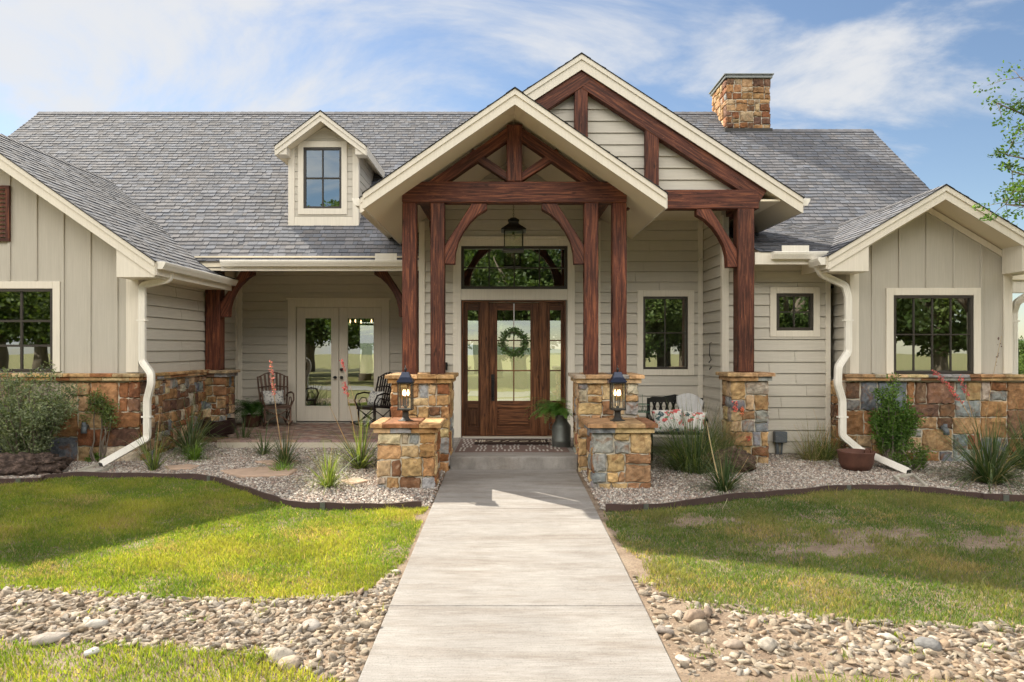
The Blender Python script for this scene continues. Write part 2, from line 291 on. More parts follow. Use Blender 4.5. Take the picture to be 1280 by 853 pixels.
# ---------------------------------------------------------------- mesh building
def setprops(o, label=None, cat=None, group=None, kind=None):
    if label: o['label'] = label
    if cat: o['category'] = cat
    if group: o['group'] = group
    if kind: o['kind'] = kind
    return o
def worg(o):
    v = Vector((0, 0, 0))
    while o is not None: v += Vector(o.location); o = o.parent
    return v
def thing(name, label, cat, loc=(0, 0, 0), group=None, parent=None):
    o = bpy.data.objects.new(name, None); COL.objects.link(o); o.location = loc; o.empty_display_size = 0.1
    return setprops(o, label, cat, group)
SPLIT_NAMES = {'corner_board', 'cornice_return', 'eave_board', 'porch_ceiling', 'bar_marks', 'edging_clip', 'gable_wall'}
class MB:
    def __init__(s): s.v = []; s.f = []; s.mi = []; s.c = []; s.uv = []
    def face(s, idx, mi=0, c=(1, 1, 1), uv=None):
        s.f.append(idx); s.mi.append(mi); s.c.append(c); s.uv.append(uv)
    def poly(s, pts, mi=0, c=(1, 1, 1), uv=None):
        n = len(s.v); s.v += [tuple(p) for p in pts]; s.face(tuple(range(n, n + len(pts))), mi, c, uv)
    def hexa(s, p, mi=0, c=(1, 1, 1), uvs=True, L=None):
        """8 corners: 0-3 one end (a loop), 4-7 the other end in the same order; the long axis runs from 0-3 to 4-7"""
        n = len(s.v); s.v += [tuple(q) for q in p]
        P = [Vector(q) for q in p]; ln = (P[4] - P[0]).length
        u0 = random.uniform(0, 9); v0 = random.uniform(0, 9)
        s.face((n + 3, n + 2, n + 1, n), mi, c, [(u0, v0), (u0 + .1, v0), (u0 + .1, v0 + .05), (u0, v0 + .05)])
        s.face((n + 4, n + 5, n + 6, n + 7), mi, c, [(u0, v0), (u0 + .1, v0), (u0 + .1, v0 + .05), (u0, v0 + .05)])
        u = u0
        for i in range(4):
            j = (i + 1) % 4; w = (P[j] - P[i]).length
            s.face((n + i, n + j, n + 4 + j, n + 4 + i), mi, c, [(u, v0), (u + w, v0), (u + w, v0 + ln), (u, v0 + ln)]); u += w
    def obox(s, ctr, a, b, c_, mi=0, c=(1, 1, 1)):
        """half-extent vectors; a is the long axis"""
        C = Vector(ctr); a, b, c_ = Vector(a), Vector(b), Vector(c_)
        if a.cross(b).dot(c_) < 0: b, c_ = c_, b
        s.hexa([C - a - b - c_, C - a + b - c_, C - a + b + c_, C - a - b + c_, C + a - b - c_, C + a + b - c_, C + a + b + c_, C + a - b + c_], mi, c)
    def box(s, x0, x1, y0, y1, z0, z1, mi=0, c=(1, 1, 1)):
        h = [Vector(((x1 - x0) / 2, 0, 0)), Vector((0, (y1 - y0) / 2, 0)), Vector((0, 0, (z1 - z0) / 2))]
        h.sort(key=lambda q: -q.length)
        s.obox(((x0 + x1) / 2, (y0 + y1) / 2, (z0 + z1) / 2), h[0], h[1], h[2], mi, c)
    def beam(s, p0, p1, w, h, up=(0, 0, 1), mi=0, c=(1, 1, 1)):
        p0, p1 = Vector(p0), Vector(p1); a = (p1 - p0) / 2; d = a.normalized(); u = Vector(up)
        if abs(d.dot(u)) > 0.99: u = Vector((0, 1, 0))
        sd = d.cross(u).normalized(); u2 = sd.cross(d).normalized()
        s.obox((p0 + p1) / 2, a, sd * w / 2, u2 * h / 2, mi, c)
    def prism(s, pts, axis, a0, a1, mi=0, c=(1, 1, 1)):
        """2D outline extruded along an axis ('y': pts are (x,z); 'x': pts are (y,z))"""
        n = len(s.v); k = len(pts)
        mk = (lambda p, a: (p[0], a, p[1])) if axis == 'y' else ((lambda p, a: (a, p[0], p[1])) if axis == 'x' else (lambda p, a: (p[0], p[1], a)))
        s.v += [mk(p, a0) for p in pts] + [mk(p, a1) for p in pts]
        s.face(tuple(range(n, n + k)), mi, c, [(p[0], p[1]) for p in pts]); s.face(tuple(range(n + 2 * k - 1, n + k - 1, -1)), mi, c, [(p[0], p[1]) for p in pts[::-1]])
        for i in range(k):
            j = (i + 1) % k
            s.face((n + i, n + k + i, n + k + j, n + j), mi, c, [(0, i * .1), (abs(a1 - a0), i * .1), (abs(a1 - a0), i * .1 + .1), (0, i * .1 + .1)])
    def tube(s, pts, r, seg=8, mi=0, c=(1, 1, 1), cap=True):
        pts = [Vector(p) for p in pts]; n0 = len(s.v); k = len(pts); rr = r if isinstance(r, (list, tuple)) else [r] * k
        ref = None; vv = 0; vs = []
        for i, p in enumerate(pts):
            d = (pts[min(i + 1, k - 1)] - pts[max(i - 1, 0)]).normalized()
            if ref is None:
                ref = d.orthogonal().normalized()
            ref = (ref - d * ref.dot(d)).normalized(); b = d.cross(ref)
            for j in range(seg):
                a = 2 * math.pi * j / seg
                s.v.append(tuple(p + (ref * math.cos(a) + b * math.sin(a)) * rr[i]))
            if i: vv += (pts[i] - pts[i - 1]).length
            vs.append(vv)
        u0 = random.uniform(0, 5)
        for i in range(k - 1):
            for j in range(seg):
                j2 = (j + 1) % seg; w = 0.8 * r if not isinstance(r, (list, tuple)) else 0.8 * rr[i]
                s.face((n0 + i * seg + j, n0 + i * seg + j2, n0 + (i + 1) * seg + j2, n0 + (i + 1) * seg + j), mi, c,
                       [(u0 + j * w, vs[i]), (u0 + j * w + w, vs[i]), (u0 + j * w + w, vs[i + 1]), (u0 + j * w, vs[i + 1])])
        if cap:
            s.face(tuple(n0 + j for j in range(seg))[::-1], mi, c); s.face(tuple(n0 + (k - 1) * seg + j for j in range(seg)), mi, c)
    def rtube(s, pts, w, h, side=(0, 1, 0), mi=0, c=(1, 1, 1)):
        """rectangular section swept along a path"""
        pts = [Vector(p) for p in pts]; n0 = len(s.v); k = len(pts)
        for i, p in enumerate(pts):
            d = (pts[min(i + 1, k - 1)] - pts[max(i - 1, 0)]).normalized(); sd = Vector(side); sd = (sd - d * sd.dot(d)).normalized(); o = d.cross(sd)
            for a, b in ((-1, -1), (1, -1), (1, 1), (-1, 1)): s.v.append(tuple(p + sd * a * h / 2 + o * b * w / 2))
        for i in range(k - 1):
            for j in range(4):
                j2 = (j + 1) % 4
                s.face((n0 + i * 4 + j, n0 + i * 4 + j2, n0 + (i + 1) * 4 + j2, n0 + (i + 1) * 4 + j), mi, c)
        s.face((n0 + 3, n0 + 2, n0 + 1, n0), mi, c); e = n0 + (k - 1) * 4; s.face((e, e + 1, e + 2, e + 3), mi, c)
    def lathe(s, prof, ctr, seg=20, mi=0, c=(1, 1, 1), sx=1, sy=1):
        n0 = len(s.v); k = len(prof)
        for r, z in prof:
            for j in range(seg):
                a = 2 * math.pi * j / seg; s.v.append((ctr[0] + r * sx * math.cos(a), ctr[1] + r * sy * math.sin(a), ctr[2] + z))
        for i in range(k - 1):
            for j in range(seg):
                j2 = (j + 1) % seg
                s.face((n0 + i * seg + j, n0 + i * seg + j2, n0 + (i + 1) * seg + j2, n0 + (i + 1) * seg + j), mi, c)
        s.face(tuple(n0 + j for j in range(seg))[::-1], mi, c); s.face(tuple(n0 + (k - 1) * seg + j for j in range(seg)), mi, c)
    def strip(s, pts, w, side, mi=0, c=(1, 1, 1)):
        """thin leaf blade, widths per point"""
        n0 = len(s.v); k = len(pts)
        for i, p in enumerate(pts):
            q = Vector(p); sd = Vector(side) * w[i] / 2; s.v.append(tuple(q - sd)); s.v.append(tuple(q + sd))
        for i in range(k - 1): s.face((n0 + 2 * i, n0 + 2 * i + 1, n0 + 2 * i + 3, n0 + 2 * i + 2), mi, c)
    def islands(s):
        par = list(range(len(s.v)))
        def fd(a):
            while par[a] != a: par[a] = par[par[a]]; a = par[a]
            return a
        for f in s.f:
            r = fd(f[0])
            for q in f[1:]: par[fd(q)] = r
        d = {}
        for i, f in enumerate(s.f): d.setdefault(fd(f[0]), []).append(i)
        return list(d.values())
    def build(s, name, mats, parent=None, smooth=False, bev=0, loc=None, label=None, bseg=1):
        if name in SPLIT_NAMES:
            isl = s.islands()
            if len(isl) > 1:
                o = None
                for fs in isl:
                    q = MB(); mp = {}
                    for i in fs:
                        for a in s.f[i]:
                            if a not in mp: mp[a] = len(q.v); q.v.append(s.v[a])
                        q.face(tuple(mp[a] for a in s.f[i]), s.mi[i], s.c[i], s.uv[i])
                    k = q.build1(name, mats, parent, smooth, bev, loc, label, bseg); o = o or k
                return o
        return s.build1(name, mats, parent, smooth, bev, loc, label, bseg)
    def build1(s, name, mats, parent=None, smooth=False, bev=0, loc=None, label=None, bseg=1):
        if not isinstance(mats, (list, tuple)): mats = [mats]
        o0 = worg(parent) if parent is not None else Vector(loc or (0, 0, 0))
        me = bpy.data.meshes.new(name)
        me.from_pydata([(a - o0.x, b - o0.y, c - o0.z) for a, b, c in s.v], [], s.f)
        for m in mats: me.materials.append(m)
        me.polygons.foreach_set('material_index', s.mi)
        if any(c != (1, 1, 1) for c in s.c):
            at = me.color_attributes.new('Col', 'FLOAT_COLOR', 'CORNER'); arr = []
            for f, c in zip(s.f, s.c): arr += [c[0], c[1], c[2], 1.0] * len(f)
            at.data.foreach_set('color', arr)
        if any(u for u in s.uv):
            ul = me.uv_layers.new(name='UVMap'); arr = []
            for f, u in zip(s.f, s.uv):
                if u is None: arr += [0.0, 0.0] * len(f)
                else:
                    for q in u: arr += [q[0], q[1]]
            ul.data.foreach_set('uv', arr)
        if smooth: me.polygons.foreach_set('use_smooth', [True] * len(s.f))
        me.update()
        o = bpy.data.objects.new(name, me); COL.objects.link(o)
        if parent is not None: o.parent = parent
        elif loc: o.location = loc
        if bev:
            b = o.modifiers.new('bevel', 'BEVEL'); b.width = bev; b.segments = bseg; b.limit_method = 'ANGLE'; b.angle_limit = R(40)
        if label: o['label'] = label
        return o
def np_mesh(name, verts, faces, mat, cols=None, parent=None, loc=(0, 0, 0), smooth=False):
    """verts (N,3), faces (M,k) arrays; cols per face"""
    me = bpy.data.meshes.new(name); nf, k = faces.shape
    o0 = np.array(worg(parent)) if parent is not None else np.array(loc)
    me.vertices.add(len(verts)); me.vertices.foreach_set('co', (verts - o0).astype(np.float32).ravel())
    me.loops.add(nf * k); me.loops.foreach_set('vertex_index', faces.astype(np.int32).ravel())
    me.polygons.add(nf); me.polygons.foreach_set('loop_start', np.arange(0, nf * k, k, dtype=np.int32)); me.polygons.foreach_set('loop_total', np.full(nf, k, dtype=np.int32))
    if smooth: me.polygons.foreach_set('use_smooth', np.ones(nf, dtype=bool))
    me.update(calc_edges=True)
    if cols is not None:
        at = me.color_attributes.new('Col', 'FLOAT_COLOR', 'CORNER')
        c4 = np.ones((nf, 4), dtype=np.float32); c4[:, :3] = cols
        at.data.foreach_set('color', np.repeat(c4, k, axis=0).ravel())
    me.materials.append(mat)
    o = bpy.data.objects.new(name, me); COL.objects.link(o)
    if parent is not None: o.parent = parent
    else: o.location = loc
    return o
# ---------------------------------------------------------------- the house
house = thing('house', 'beige lap sided house with stone base, timber gabled porch and grey shingle roof', 'house', (0, 13, 0))
def bands(z0, z1, holes):
    zs = sorted({z0, z1} | {h[k] for h in holes for k in (2, 3) if z0 < h[k] < z1})
    return list(zip(zs[:-1], zs[1:]))
def cut(a, b, za, zb, holes):
    """pieces of [a,b] not covered by the holes in band za..zb"""
    ps = [(a, b)]
    for h in holes:
        if h[2] <= za + 1e-6 and h[3] >= zb - 1e-6:
            q = []
            for l, r in ps:
                if h[1] <= l or h[0] >= r: q.append((l, r)); continue
                if h[0] > l: q.append((l, h[0]))
                if h[1] < r: q.append((h[1], r))
            ps = q
    return ps
def siding(mb, mp_, s0, s1, z0, z1, holes=(), ivf=None, exp=0.187, t=0.024):
    z = z0
    while z < z1 - 1e-4:
        zt = min(z + exp, z1)
        for a, b in bands(min(z + .007, zt - .001), zt, holes):
            for fn in ([(lambda q: (s0, s1))] if ivf is None else ivf):
                ia, ib = fn(a), fn(b)
                if ia is None or ib is None or (ia[1] <= ia[0] and ib[1] <= ib[0]): continue
                ia = (ia[0], max(ia[0], ia[1])); ib = (ib[0], max(ib[0], ib[1]))
                lo, hi = min(ia[0], ib[0]), max(ia[1], ib[1])
                for l, r in cut(lo, hi, a, b, holes):
                    la, lb = (ia[0], ib[0]) if l == lo else (l, l)
                    ra, rb = (ia[1], ib[1]) if r == hi else (r, r)
                    if la == lb and ra == rb and r - l > 1.7:
                        jq = random.Random(int(z * 1000) + int(l * 10)); jx = l + (r - l) * jq.uniform(.2, .8)
                        parts_ = [(l, jx - .003), (jx + .003, r)]
                    else: parts_ = [None]
                    oa = t * (1 - (a - z) / exp) + .003; ob = t * (1 - (b - z) / exp) + .003
                    for pt in parts_:
                        if pt: la = lb = pt[0]; ra = rb = pt[1]
                        P = [mp_(la, 0, a), mp_(ra, 0, a), mp_(ra, oa, a), mp_(la, oa, a)]
                        Q = [mp_(lb, 0, b), mp_(rb, 0, b), mp_(rb, ob, b), mp_(lb, ob, b)]
                        n = len(mb.v); mb.v += P + Q
                        mb.face((n + 3, n + 2, n + 6, n + 7)); mb.face((n, n + 1, n + 2, n + 3)); mb.face((n + 4, n + 7, n + 6, n + 5))
                        mb.face((n, n + 3, n + 7, n + 4)); mb.face((n + 1, n + 5, n + 6, n + 2))
        z = zt
def solid(mb, mp_, s0, s1, z0, z1, holes=(), t=0.14, rec=0.0):
    """wall core behind the cladding"""
    for a, b in bands(z0, z1, holes):
        for l, r in cut(s0, s1, a, b, holes):
            P = [mp_(l, -t, a), mp_(r, -t, a), mp_(r, -rec, a), mp_(l, -rec, a), mp_(l, -t, b), mp_(r, -t, b), mp_(r, -rec, b), mp_(l, -rec, b)]
            mb.hexa(P)
front = lambda Y: (lambda s, o, z: (s, Y - o, z))
right_ = lambda Xv: (lambda s, o, z: (Xv + o, s, z))
left_ = lambda Xv: (lambda s, o, z: (Xv - o, s, z))
# --- stone work
STONES = [((0.22, 0.095, 0.045), 4), ((0.36, 0.235, 0.125), 4), ((0.42, 0.31, 0.19), 2.4), ((0.11, 0.062, 0.042), 3), ((0.225, 0.23, 0.22), 2.0), ((0.15, 0.165, 0.18), 1.4),
          ((0.30, 0.165, 0.078), 5), ((0.16, 0.093, 0.057), 3), ((0.40, 0.35, 0.27), 1.6)]
GOLD = [((0.26, 0.11, 0.048), 2.4), ((0.45, 0.29, 0.14), 5), ((0.48, 0.35, 0.20), 4), ((0.18, 0.09, 0.05), 1.0), ((0.27, 0.28, 0.27), 1.8), ((0.38, 0.225, 0.10), 4), ((0.40, 0.33, 0.23), 1.5)]
GREYS = [((0.26, 0.26, 0.24), 2.4), ((0.42, 0.28, 0.145), 4), ((0.22, 0.11, 0.058), 1.5), ((0.19, 0.20, 0.20), 1.3), ((0.46, 0.34, 0.20), 3), ((0.32, 0.195, 0.10), 3), ((0.36, 0.31, 0.235), 1.5)]
def pick(rg, pal):
    t = rg.uniform(0, sum(w for _, w in pal))
    for c, w in pal:
        t -= w
        if t <= 0: break
    k = rg.uniform(0.8, 1.2); g_ = sum(c) / 3; return tuple((x * 1.04 - g_ * .04) * k * rg.uniform(0.94, 1.06) for x in c)
def partition(x0, x1, z0, z1, rg, smin, smax, out):
    w, h = x1 - x0, z1 - z0
    if (w <= smax and h <= smax * 0.8 and (rg.random() < 0.55 or (w < 1.9 * smin and h < 1.9 * smin))) or (w < 1.7 * smin and h < 1.7 * smin):
        out.append((x0, x1, z0, z1)); return
    vert = w / h > rg.uniform(0.7, 1.6)
    if vert and w >= 1.7 * smin:
        c = x0 + w * rg.uniform(0.32, 0.68); partition(x0, c, z0, z1, rg, smin, smax, out); partition(c, x1, z0, z1, rg, smin, smax, out)
    elif h >= 1.7 * smin * 0.8:
        c = z0 + h * rg.uniform(0.32, 0.68); partition(x0, x1, z0, c, rg, smin, smax, out); partition(x0, x1, c, z1, rg, smin, smax, out)
    else: out.append((x0, x1, z0, z1))
def stones(mb, mp_, s0, s1, z0, z1, rg, pal=STONES, smin=0.13, smax=0.40, off=0.0):
    out = []; cells = []
    # start from a few large blocks so that no joint runs right through
    n = max(1, round((s1 - s0) / 1.15)); xs = [s0 + (s1 - s0) * (i + (rg.uniform(-.18, .18) if 0 < i < n else 0)) / n for i in range(n + 1)]
    for i in range(n): partition(xs[i], xs[i + 1], z0, z1, rg, smin, smax, out)
    for a, b, c, d in out:
        g = 0.007; J = lambda: rg.uniform(-0.007, 0.007); dep = rg.uniform(0.016, 0.040) + off
        col = pick(rg, pal); m = 0.012
        k = max(2, int((b - a) / 0.06) + 1); l = max(2, int((d - c) / 0.06) + 1); J = lambda: rg.uniform(-0.011, 0.011)
        n0 = len(mb.v); cj = [[(J(), J()) for _ in range(l + 1)] for _ in range(k + 1)]
        for i in range(k + 1):
            for j in range(l + 1):
                u, v = i / k, j / l; e = (i in (0, k)) or (j in (0, l))
                uu = a + g + m * (1 if e else 1) + (b - a - 2 * g - 2 * m) * u + (cj[i][j][0] if e else 0)
                vv = c + g + m + (d - c - 2 * g - 2 * m) * v + (cj[i][j][1] if e else 0)
                mb.v.append(mp_(uu, dep + (rg.uniform(-.009, 0.002) if e else rg.uniform(-.005, .010)), vv))
        for i in range(k):
            for j in range(l):
                q = n0 + i * (l + 1) + j; mb.face((q, q + l + 1, q + l + 2, q + 1), 0, col)
        ring = [(i, 0) for i in range(k)] + [(k, j) for j in range(l)] + [(i, l) for i in range(k, 0, -1)] + [(0, j) for j in range(l, 0, -1)]
        r0 = len(mb.v)
        for i, j in ring:
            u, v = i / k, j / l
            mb.v.append(mp_(a + g + (b - a - 2 * g) * u + cj[i][j][0], 0.0, c + g + (d - c - 2 * g) * v + cj[i][j][1]))
        for q in range(len(ring)):
            q2 = (q + 1) % len(ring); A = n0 + ring[q][0] * (l + 1) + ring[q][1]; B = n0 + ring[q2][0] * (l + 1) + ring[q2][1]
            mb.face((r0 + q, r0 + q2, B, A), 0, col)
def cap_slab(mb, x0, x1, y0, y1, z, rg, pal, layers=((0.035, 0.07), (0.075, 0.055)), along='x'):
    for ov, th in layers:
        a0, a1 = (x0 - ov, x1 + ov) if along == 'x' else (y0 - ov, y1 + ov)
        b0, b1 = (y0 - ov, y1 + ov) if along == 'x' else (x0 - ov, x1 + ov)
        s = a0
        while s < a1 - 0.02:
            e = min(a1, s + rg.uniform(0.16, 0.5))
            if a1 - e < 0.12: e = a1
            j = lambda: rg.uniform(-0.008, 0.008)
            col = pick(rg, pal); g = 0.003
            v = [(s + g, b0 + j()), (e - g, b0 + j()), (e - g, b1 + j()), (s + g, b1 + j())]
            zt = z + th + rg.uniform(-.003, .003)
            P = [((p, q) if along == 'x' else (q, p)) for p, q in v]
            if along != 'x': P = P[::-1]
            n = len(mb.v); k = 0.012
            cxm = sum(p[0] for p in P) / 4; cym = sum(p[1] for p in P) / 4
            sh = lambda p: (p[0] + (k if p[0] < cxm else -k), p[1] + (k if p[1] < cym else -k))
            mb.v += [(p[0], p[1], z) for p in P] + [(p[0], p[1], zt - 0.012) for p in P] + [(*sh(p), zt) for p in P]
            mb.face((n + 3, n + 2, n + 1, n), 0, col); mb.face((n + 8, n + 9, n + 10, n + 11), 0, col)
            for q in range(4):
                q2 = (q + 1) % 4; mb.face((n + q, n + q2, n + 4 + q2, n + 4 + q), 0, col); mb.face((n + 4 + q, n + 4 + q2, n + 8 + q2, n + 8 + q), 0, col)
            s = e
        z += th
    return z
def pier(name, parent, x0, x1, y0, y1, z0, ztop, seed, pal=STONES, smin=0.13, smax=0.36, label=None, loc=None):
    rg = random.Random(seed); mb = MB(); zb = ztop - 0.125
    t = 0.03; mb.box(x0 + t + .004, x1 - t - .004, y0 + t + .004, y1 - t - .004, z0, zb)
    o = mb.build(name, M['mortar'], parent, label=label)
    st = MB()
    stones(st, front(y0 + t), x0, x1, z0, zb, rg, pal, smin, smax)
    stones(st, left_(x0 + t), y0 + 0.02, y1 - 0.02, z0, zb, rg, pal, smin, smax)
    stones(st, right_(x1 - t), y0 + 0.02, y1 - 0.02, z0, zb, rg, pal, smin, smax)
    stones(st, lambda s, of, z: (s, y1 - t + of, z), x0, x1, z0, zb, rg, pal, smin, smax)
    st.build('stone_facing', M['stone'], o)
    cp = MB(); cap_slab(cp, x0, x1, y0, y1, zb, rg, pal); cp.build('stone_cap', M['stone'], o)
    return o
# --- shingles
def shingles(mb, O, U, V, W, L, rg, e=0.142, tone=1.0):
    O, U, V = Vector(O), Vector(U).normalized(), Vector(V).normalized(); N = U.cross(V).normalized()
    if N.z < 0: N = -N
    row = 0; v = 0.0
    while v < L - 0.01:
        u = -rg.uniform(0, 0.2); vq = min(v + e + .01, L); mb.poly([O + V * v + N * .0006, O + U * W + V * v + N * .0006, O + U * W + V * vq + N * .0006, O + V * vq + N * .0006], 0, (.05, .05, .055))
        while u < W:
            w = rg.uniform(0.08, 0.20); a, b = max(0, u), min(W, u + w)
            if b > a:
                thick = rg.random() < 0.45; t = 0.014 if thick else 0.006
                k = rg.choice([0.84, 0.92, 0.97, 1.0, 1.05, 1.12]) * tone * rg.uniform(.92, 1.08); h = rg.uniform(-1, 1)
                col = (0.160 * k * (1 + .05 * h), 0.162 * k, 0.175 * k * (1 - .06 * h))
                vt = min(v + e + 0.015, L + 0.01); n = len(mb.v); g = 0.003
                for uu, vv, tt in ((a + g, v, t), (b - g, v, t), (b - g, vt, 0.001), (a + g, vt, 0.001), (a + g, v, -0.004), (b - g, v, -0.004)):
                    p = O + U * uu + V * vv + N * tt; mb.v.append((p.x, p.y, p.z))
                mb.face((n, n + 1, n + 2, n + 3), 0, col); dk = tuple(c * 0.25 for c in col)  # tab edges coloured dark, painting in the shadow line under each course
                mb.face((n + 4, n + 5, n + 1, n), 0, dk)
                if not thick and rg.random() < .9:   # the dark band printed on the lower layer
                    q = O + U * (a + g) + V * (v + .001) + N * (t + .0012); q2 = O + U * (b - g) + V * (v + .001) + N * (t + .0012); mb.poly([q, q2, q2 + V * .028 - N * .0006, q + V * .028 - N * .0006], 0, tuple(c * .33 for c in col))
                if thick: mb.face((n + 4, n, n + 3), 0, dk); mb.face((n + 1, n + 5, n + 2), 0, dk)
            u += w
        v += e; row += 1
rgS = random.Random(31)
def add_gable_roof(parent, xc, zp, s, hw, y0, y1, fas=0.22, label=None, fascia_w=0.03, tone=1.0, eave_fascia=True, name='gable_roof', drip=True):
    """ridge along Y at xc; surface z = zp - s*|x-xc|"""
    mb = MB(); l = math.hypot(1, s) * hw
    shingles(mb, (xc - hw - .02, y0 - 0.04, zp - s * (hw + .02)), (0, 1, 0), (1, 0, s), y1 - y0, l + .02, rgS, tone=tone)
    shingles(mb, (xc + hw + .02, y0 - 0.04, zp - s * (hw + .02)), (0, 1, 0), (-1, 0, s), y1 - y0, l + .02, rgS, tone=tone)
    # ridge caps
    y = y0 - .02
    while y < y1:
        k = rgS.uniform(.8, 1.15) * tone; c = (.19 * k, .187 * k, .195 * k)
        for sg in (-1, 1): mb.poly([(xc, y, zp + .022), (xc, y + .2, zp + .012), (xc + sg * .13, y + .2, zp + .012 - s * .13), (xc + sg * .13, y, zp + .022 - s * .13)], 0, c)
        y += .19
    o = mb.build(name, M['shingle'], parent, label=label)
    dk = MB()
    for sg in (-1, 1):
        a = [(xc, zp - .006), (xc + sg * hw, zp - s * hw - .006), (xc + sg * hw, zp - s * hw - fas + .02), (xc, zp - fas + .02)]
        if sg > 0: a = a[::-1]
        dk.prism(a, 'y', y0 + .02, y1)
    dk.build('soffit', M['soffit'], o)
    rb = MB()
    for sg in (-1, 1):
        for (ta, tb, yo) in ((0.0, fas, 0.0), (0.0, 0.085, -0.022)):
            a = [(xc, zp - ta - .004), (xc + sg * (hw + .004), zp - s * (hw + .004) - ta - .004), (xc + sg * (hw + .004), zp - s * (hw + .004) - tb), (xc, zp - tb)]
            if sg > 0: a = a[::-1]
            rb.prism(a, 'y', y0 + yo - (0.0 if yo else 0), y0 + .022 + yo)
    rb.build('rake_board', M['trim'], o)
    dr = MB()
    for sg in (-1, 1):
        a = [(xc, zp + .010), (xc + sg * (hw + .02), zp - s * (hw + .02) + .010), (xc + sg * (hw + .02), zp - s * (hw + .02) - .006), (xc, zp - .006)]
        if sg > 0: a = a[::-1]
        dr.prism(a, 'y', y0 - .03, y0 + .03)
    dr.build('drip_edge', M['cast'], o)
    if eave_fascia:
        ef = MB()
        for sg in (-1, 1):
            xe = xc + sg * hw; ef.box(min(xe, xe + sg * .025), max(xe, xe + sg * .025), y0 + .024, y1, zp - s * hw - fas + .01, zp - s * hw - .01)
        ef.build('eave_board', M['trim'], o)
    return o
# --- windows
def window(parent, mp_, s0, s1, z0, z1, nx, nz, cas=0.115, fr=0.045, sill=True, name='window', label=None, zbars=None, bot=True, mull=0.022):
    fm = MB()
    def bx(mb, a, b, o0, o1, c, d):
        P = [mp_(a, o0, c), mp_(b, o0, c), mp_(b, o1, c), mp_(a, o1, c), mp_(a, o0, d), mp_(b, o0, d), mp_(b, o1, d), mp_(a, o1, d)]; mb.hexa(P)
    for a, b, c, d in ((s0, s0 + fr, z0, z1), (s1 - fr, s1, z0, z1), (s0 + fr, s1 - fr, z0, z0 + fr), (s0 + fr, s1 - fr, z1 - fr, z1)): bx(fm, a, b, -.06, .018, c, d)
    for i in range(1, nx):
        x = s0 + fr + (s1 - s0 - 2 * fr) * i / nx; bx(fm, x - mull / 2, x + mull / 2, -.045, -.006, z0 + fr, z1 - fr)
    zb = zbars if zbars is not None else [i / nz for i in range(1, nz)]
    for q in zb:
        z = z0 + fr + (z1 - z0 - 2 * fr) * q; bx(fm, s0 + fr, s1 - fr, -.043, -.008, z - mull / 2, z + mull / 2)
    o = fm.build(name, M['bronze'], parent, bev=0.003, label=label)
    g = MB(); P = [mp_(s0 + fr, -.025, z0 + fr), mp_(s1 - fr, -.025, z0 + fr), mp_(s1 - fr, -.025, z1 - fr), mp_(s0 + fr, -.025, z1 - fr)]; g.poly(P)
    g.build('pane', M['glass'], o)
    if cas:
        c = MB(); t = .03
        zc0 = z0 - (cas if bot else 0)
        bx(c, s0 - cas, s0 - .001, 0, t, zc0, z1 + cas); bx(c, s1 + .001, s1 + cas, 0, t, zc0, z1 + cas)
        bx(c, s0, s1, 0, t, z1 + .001, z1 + cas)
        if bot: bx(c, s0, s1, 0, t, z0 - cas, z0 - .001)
        c.build('casing', M['trim'], o, bev=.003)
    return o
WF = 11.4     # wing fronts
XL, XR = -5.84, 5.45
FOY = 13.02; SW = 11.86; FRW = 15.6
GRD = -0.30
# wall holes (s0,s1,z0,z1)
h_left = (-10.1, -7.17, 1.24, 2.555)
h_right = (6.12, 7.385, 1.21, 2.45)
h_small = (4.44, 5.05, 1.905, 2.515)
h_mid = (2.47, 3.277, 1.233, 2.546)
h_tran = (-.817, 1.102, 2.68, 3.457)
h_door = (-.81, 1.07, 0.0, 2.48)
h_fr = (-4.56, -2.70, 0.0, 2.50)
trimz = M['trim']
def bxb(mb, *a): mb.box(*a)
# left wing: board and batten front, lap sided flank
w = MB(); solid(w, front(WF), -11.55, XL, -.3, 2.95, [h_left], .14)
xc, zp, s_ = -8.70, 5.29, 0.697
z = 3.2
w.prism([(-11.55, 2.95), (XL, 2.95), (XL, zp - s_ * 2.86 - .24), (xc, zp - .24), (-11.55, zp - s_ * 2.86 - .24)], 'y', WF, WF + .14)
w.prism([(-11.55, -.3), (-11.55, 3.1), (-11.55 + .14, 3.1), (-11.55 + .14, -.3)], 'y', WF + .15, 18)
lw = w.build('wall', M['batten'], house, label='board and batten front wall of the wider wing')
b = MB(); x = XL - .33
while x > -11.5:
    zt = zp - s_ * abs(x - xc) - .26
    for a, c in bands(1.2, zt, [h_left]):
        for l, r in cut(x - .024, x + .024, a, c, [(h_left[0] - .12, h_left[1] + .12, 1.1, h_left[3] + .12)] if a < h_left[3] + .1 else []):
            if a < h_left[3] and h_left[0] - .12 < x < h_left[1] + .12: continue
            aa = a if a > 1.3 or a == 1.2 else a
            if a >= h_left[3] - .01 and h_left[0] - .12 < x < h_left[1] + .12: aa = h_left[3] + .121
            b.box(l, r, WF - .02, WF - .001, aa, c)
    x -= .425
b.build('batten', M['batten'], lw, bev=.003)
w = MB(); mpf = right_(XL); solid(w, mpf, WF + .141, 15.6, -.3, 3.0, rec=.022)
siding(w, mpf, WF + .03, 15.6, 1.19, 3.02)
w.build('wall', M['siding'], house, label='lap sided flank of the wider wing')
c = MB(); c.box(XL - .17, XL + .022, WF - .028, WF - .001, 1.23, 2.95); c.box(XL + .001, XL + .026, WF - .0275, WF + .12, 1.23, 2.9)
c.box(XL + .004, XL + .028, FRW - .12, FRW - .02, 0, 3.0); c.build('corner_board', trimz, lw, bev=.003)
add_gable_roof(house, xc, zp, s_, 2.80, 13.96, 15.9, fas=.23, eave_fascia=False)
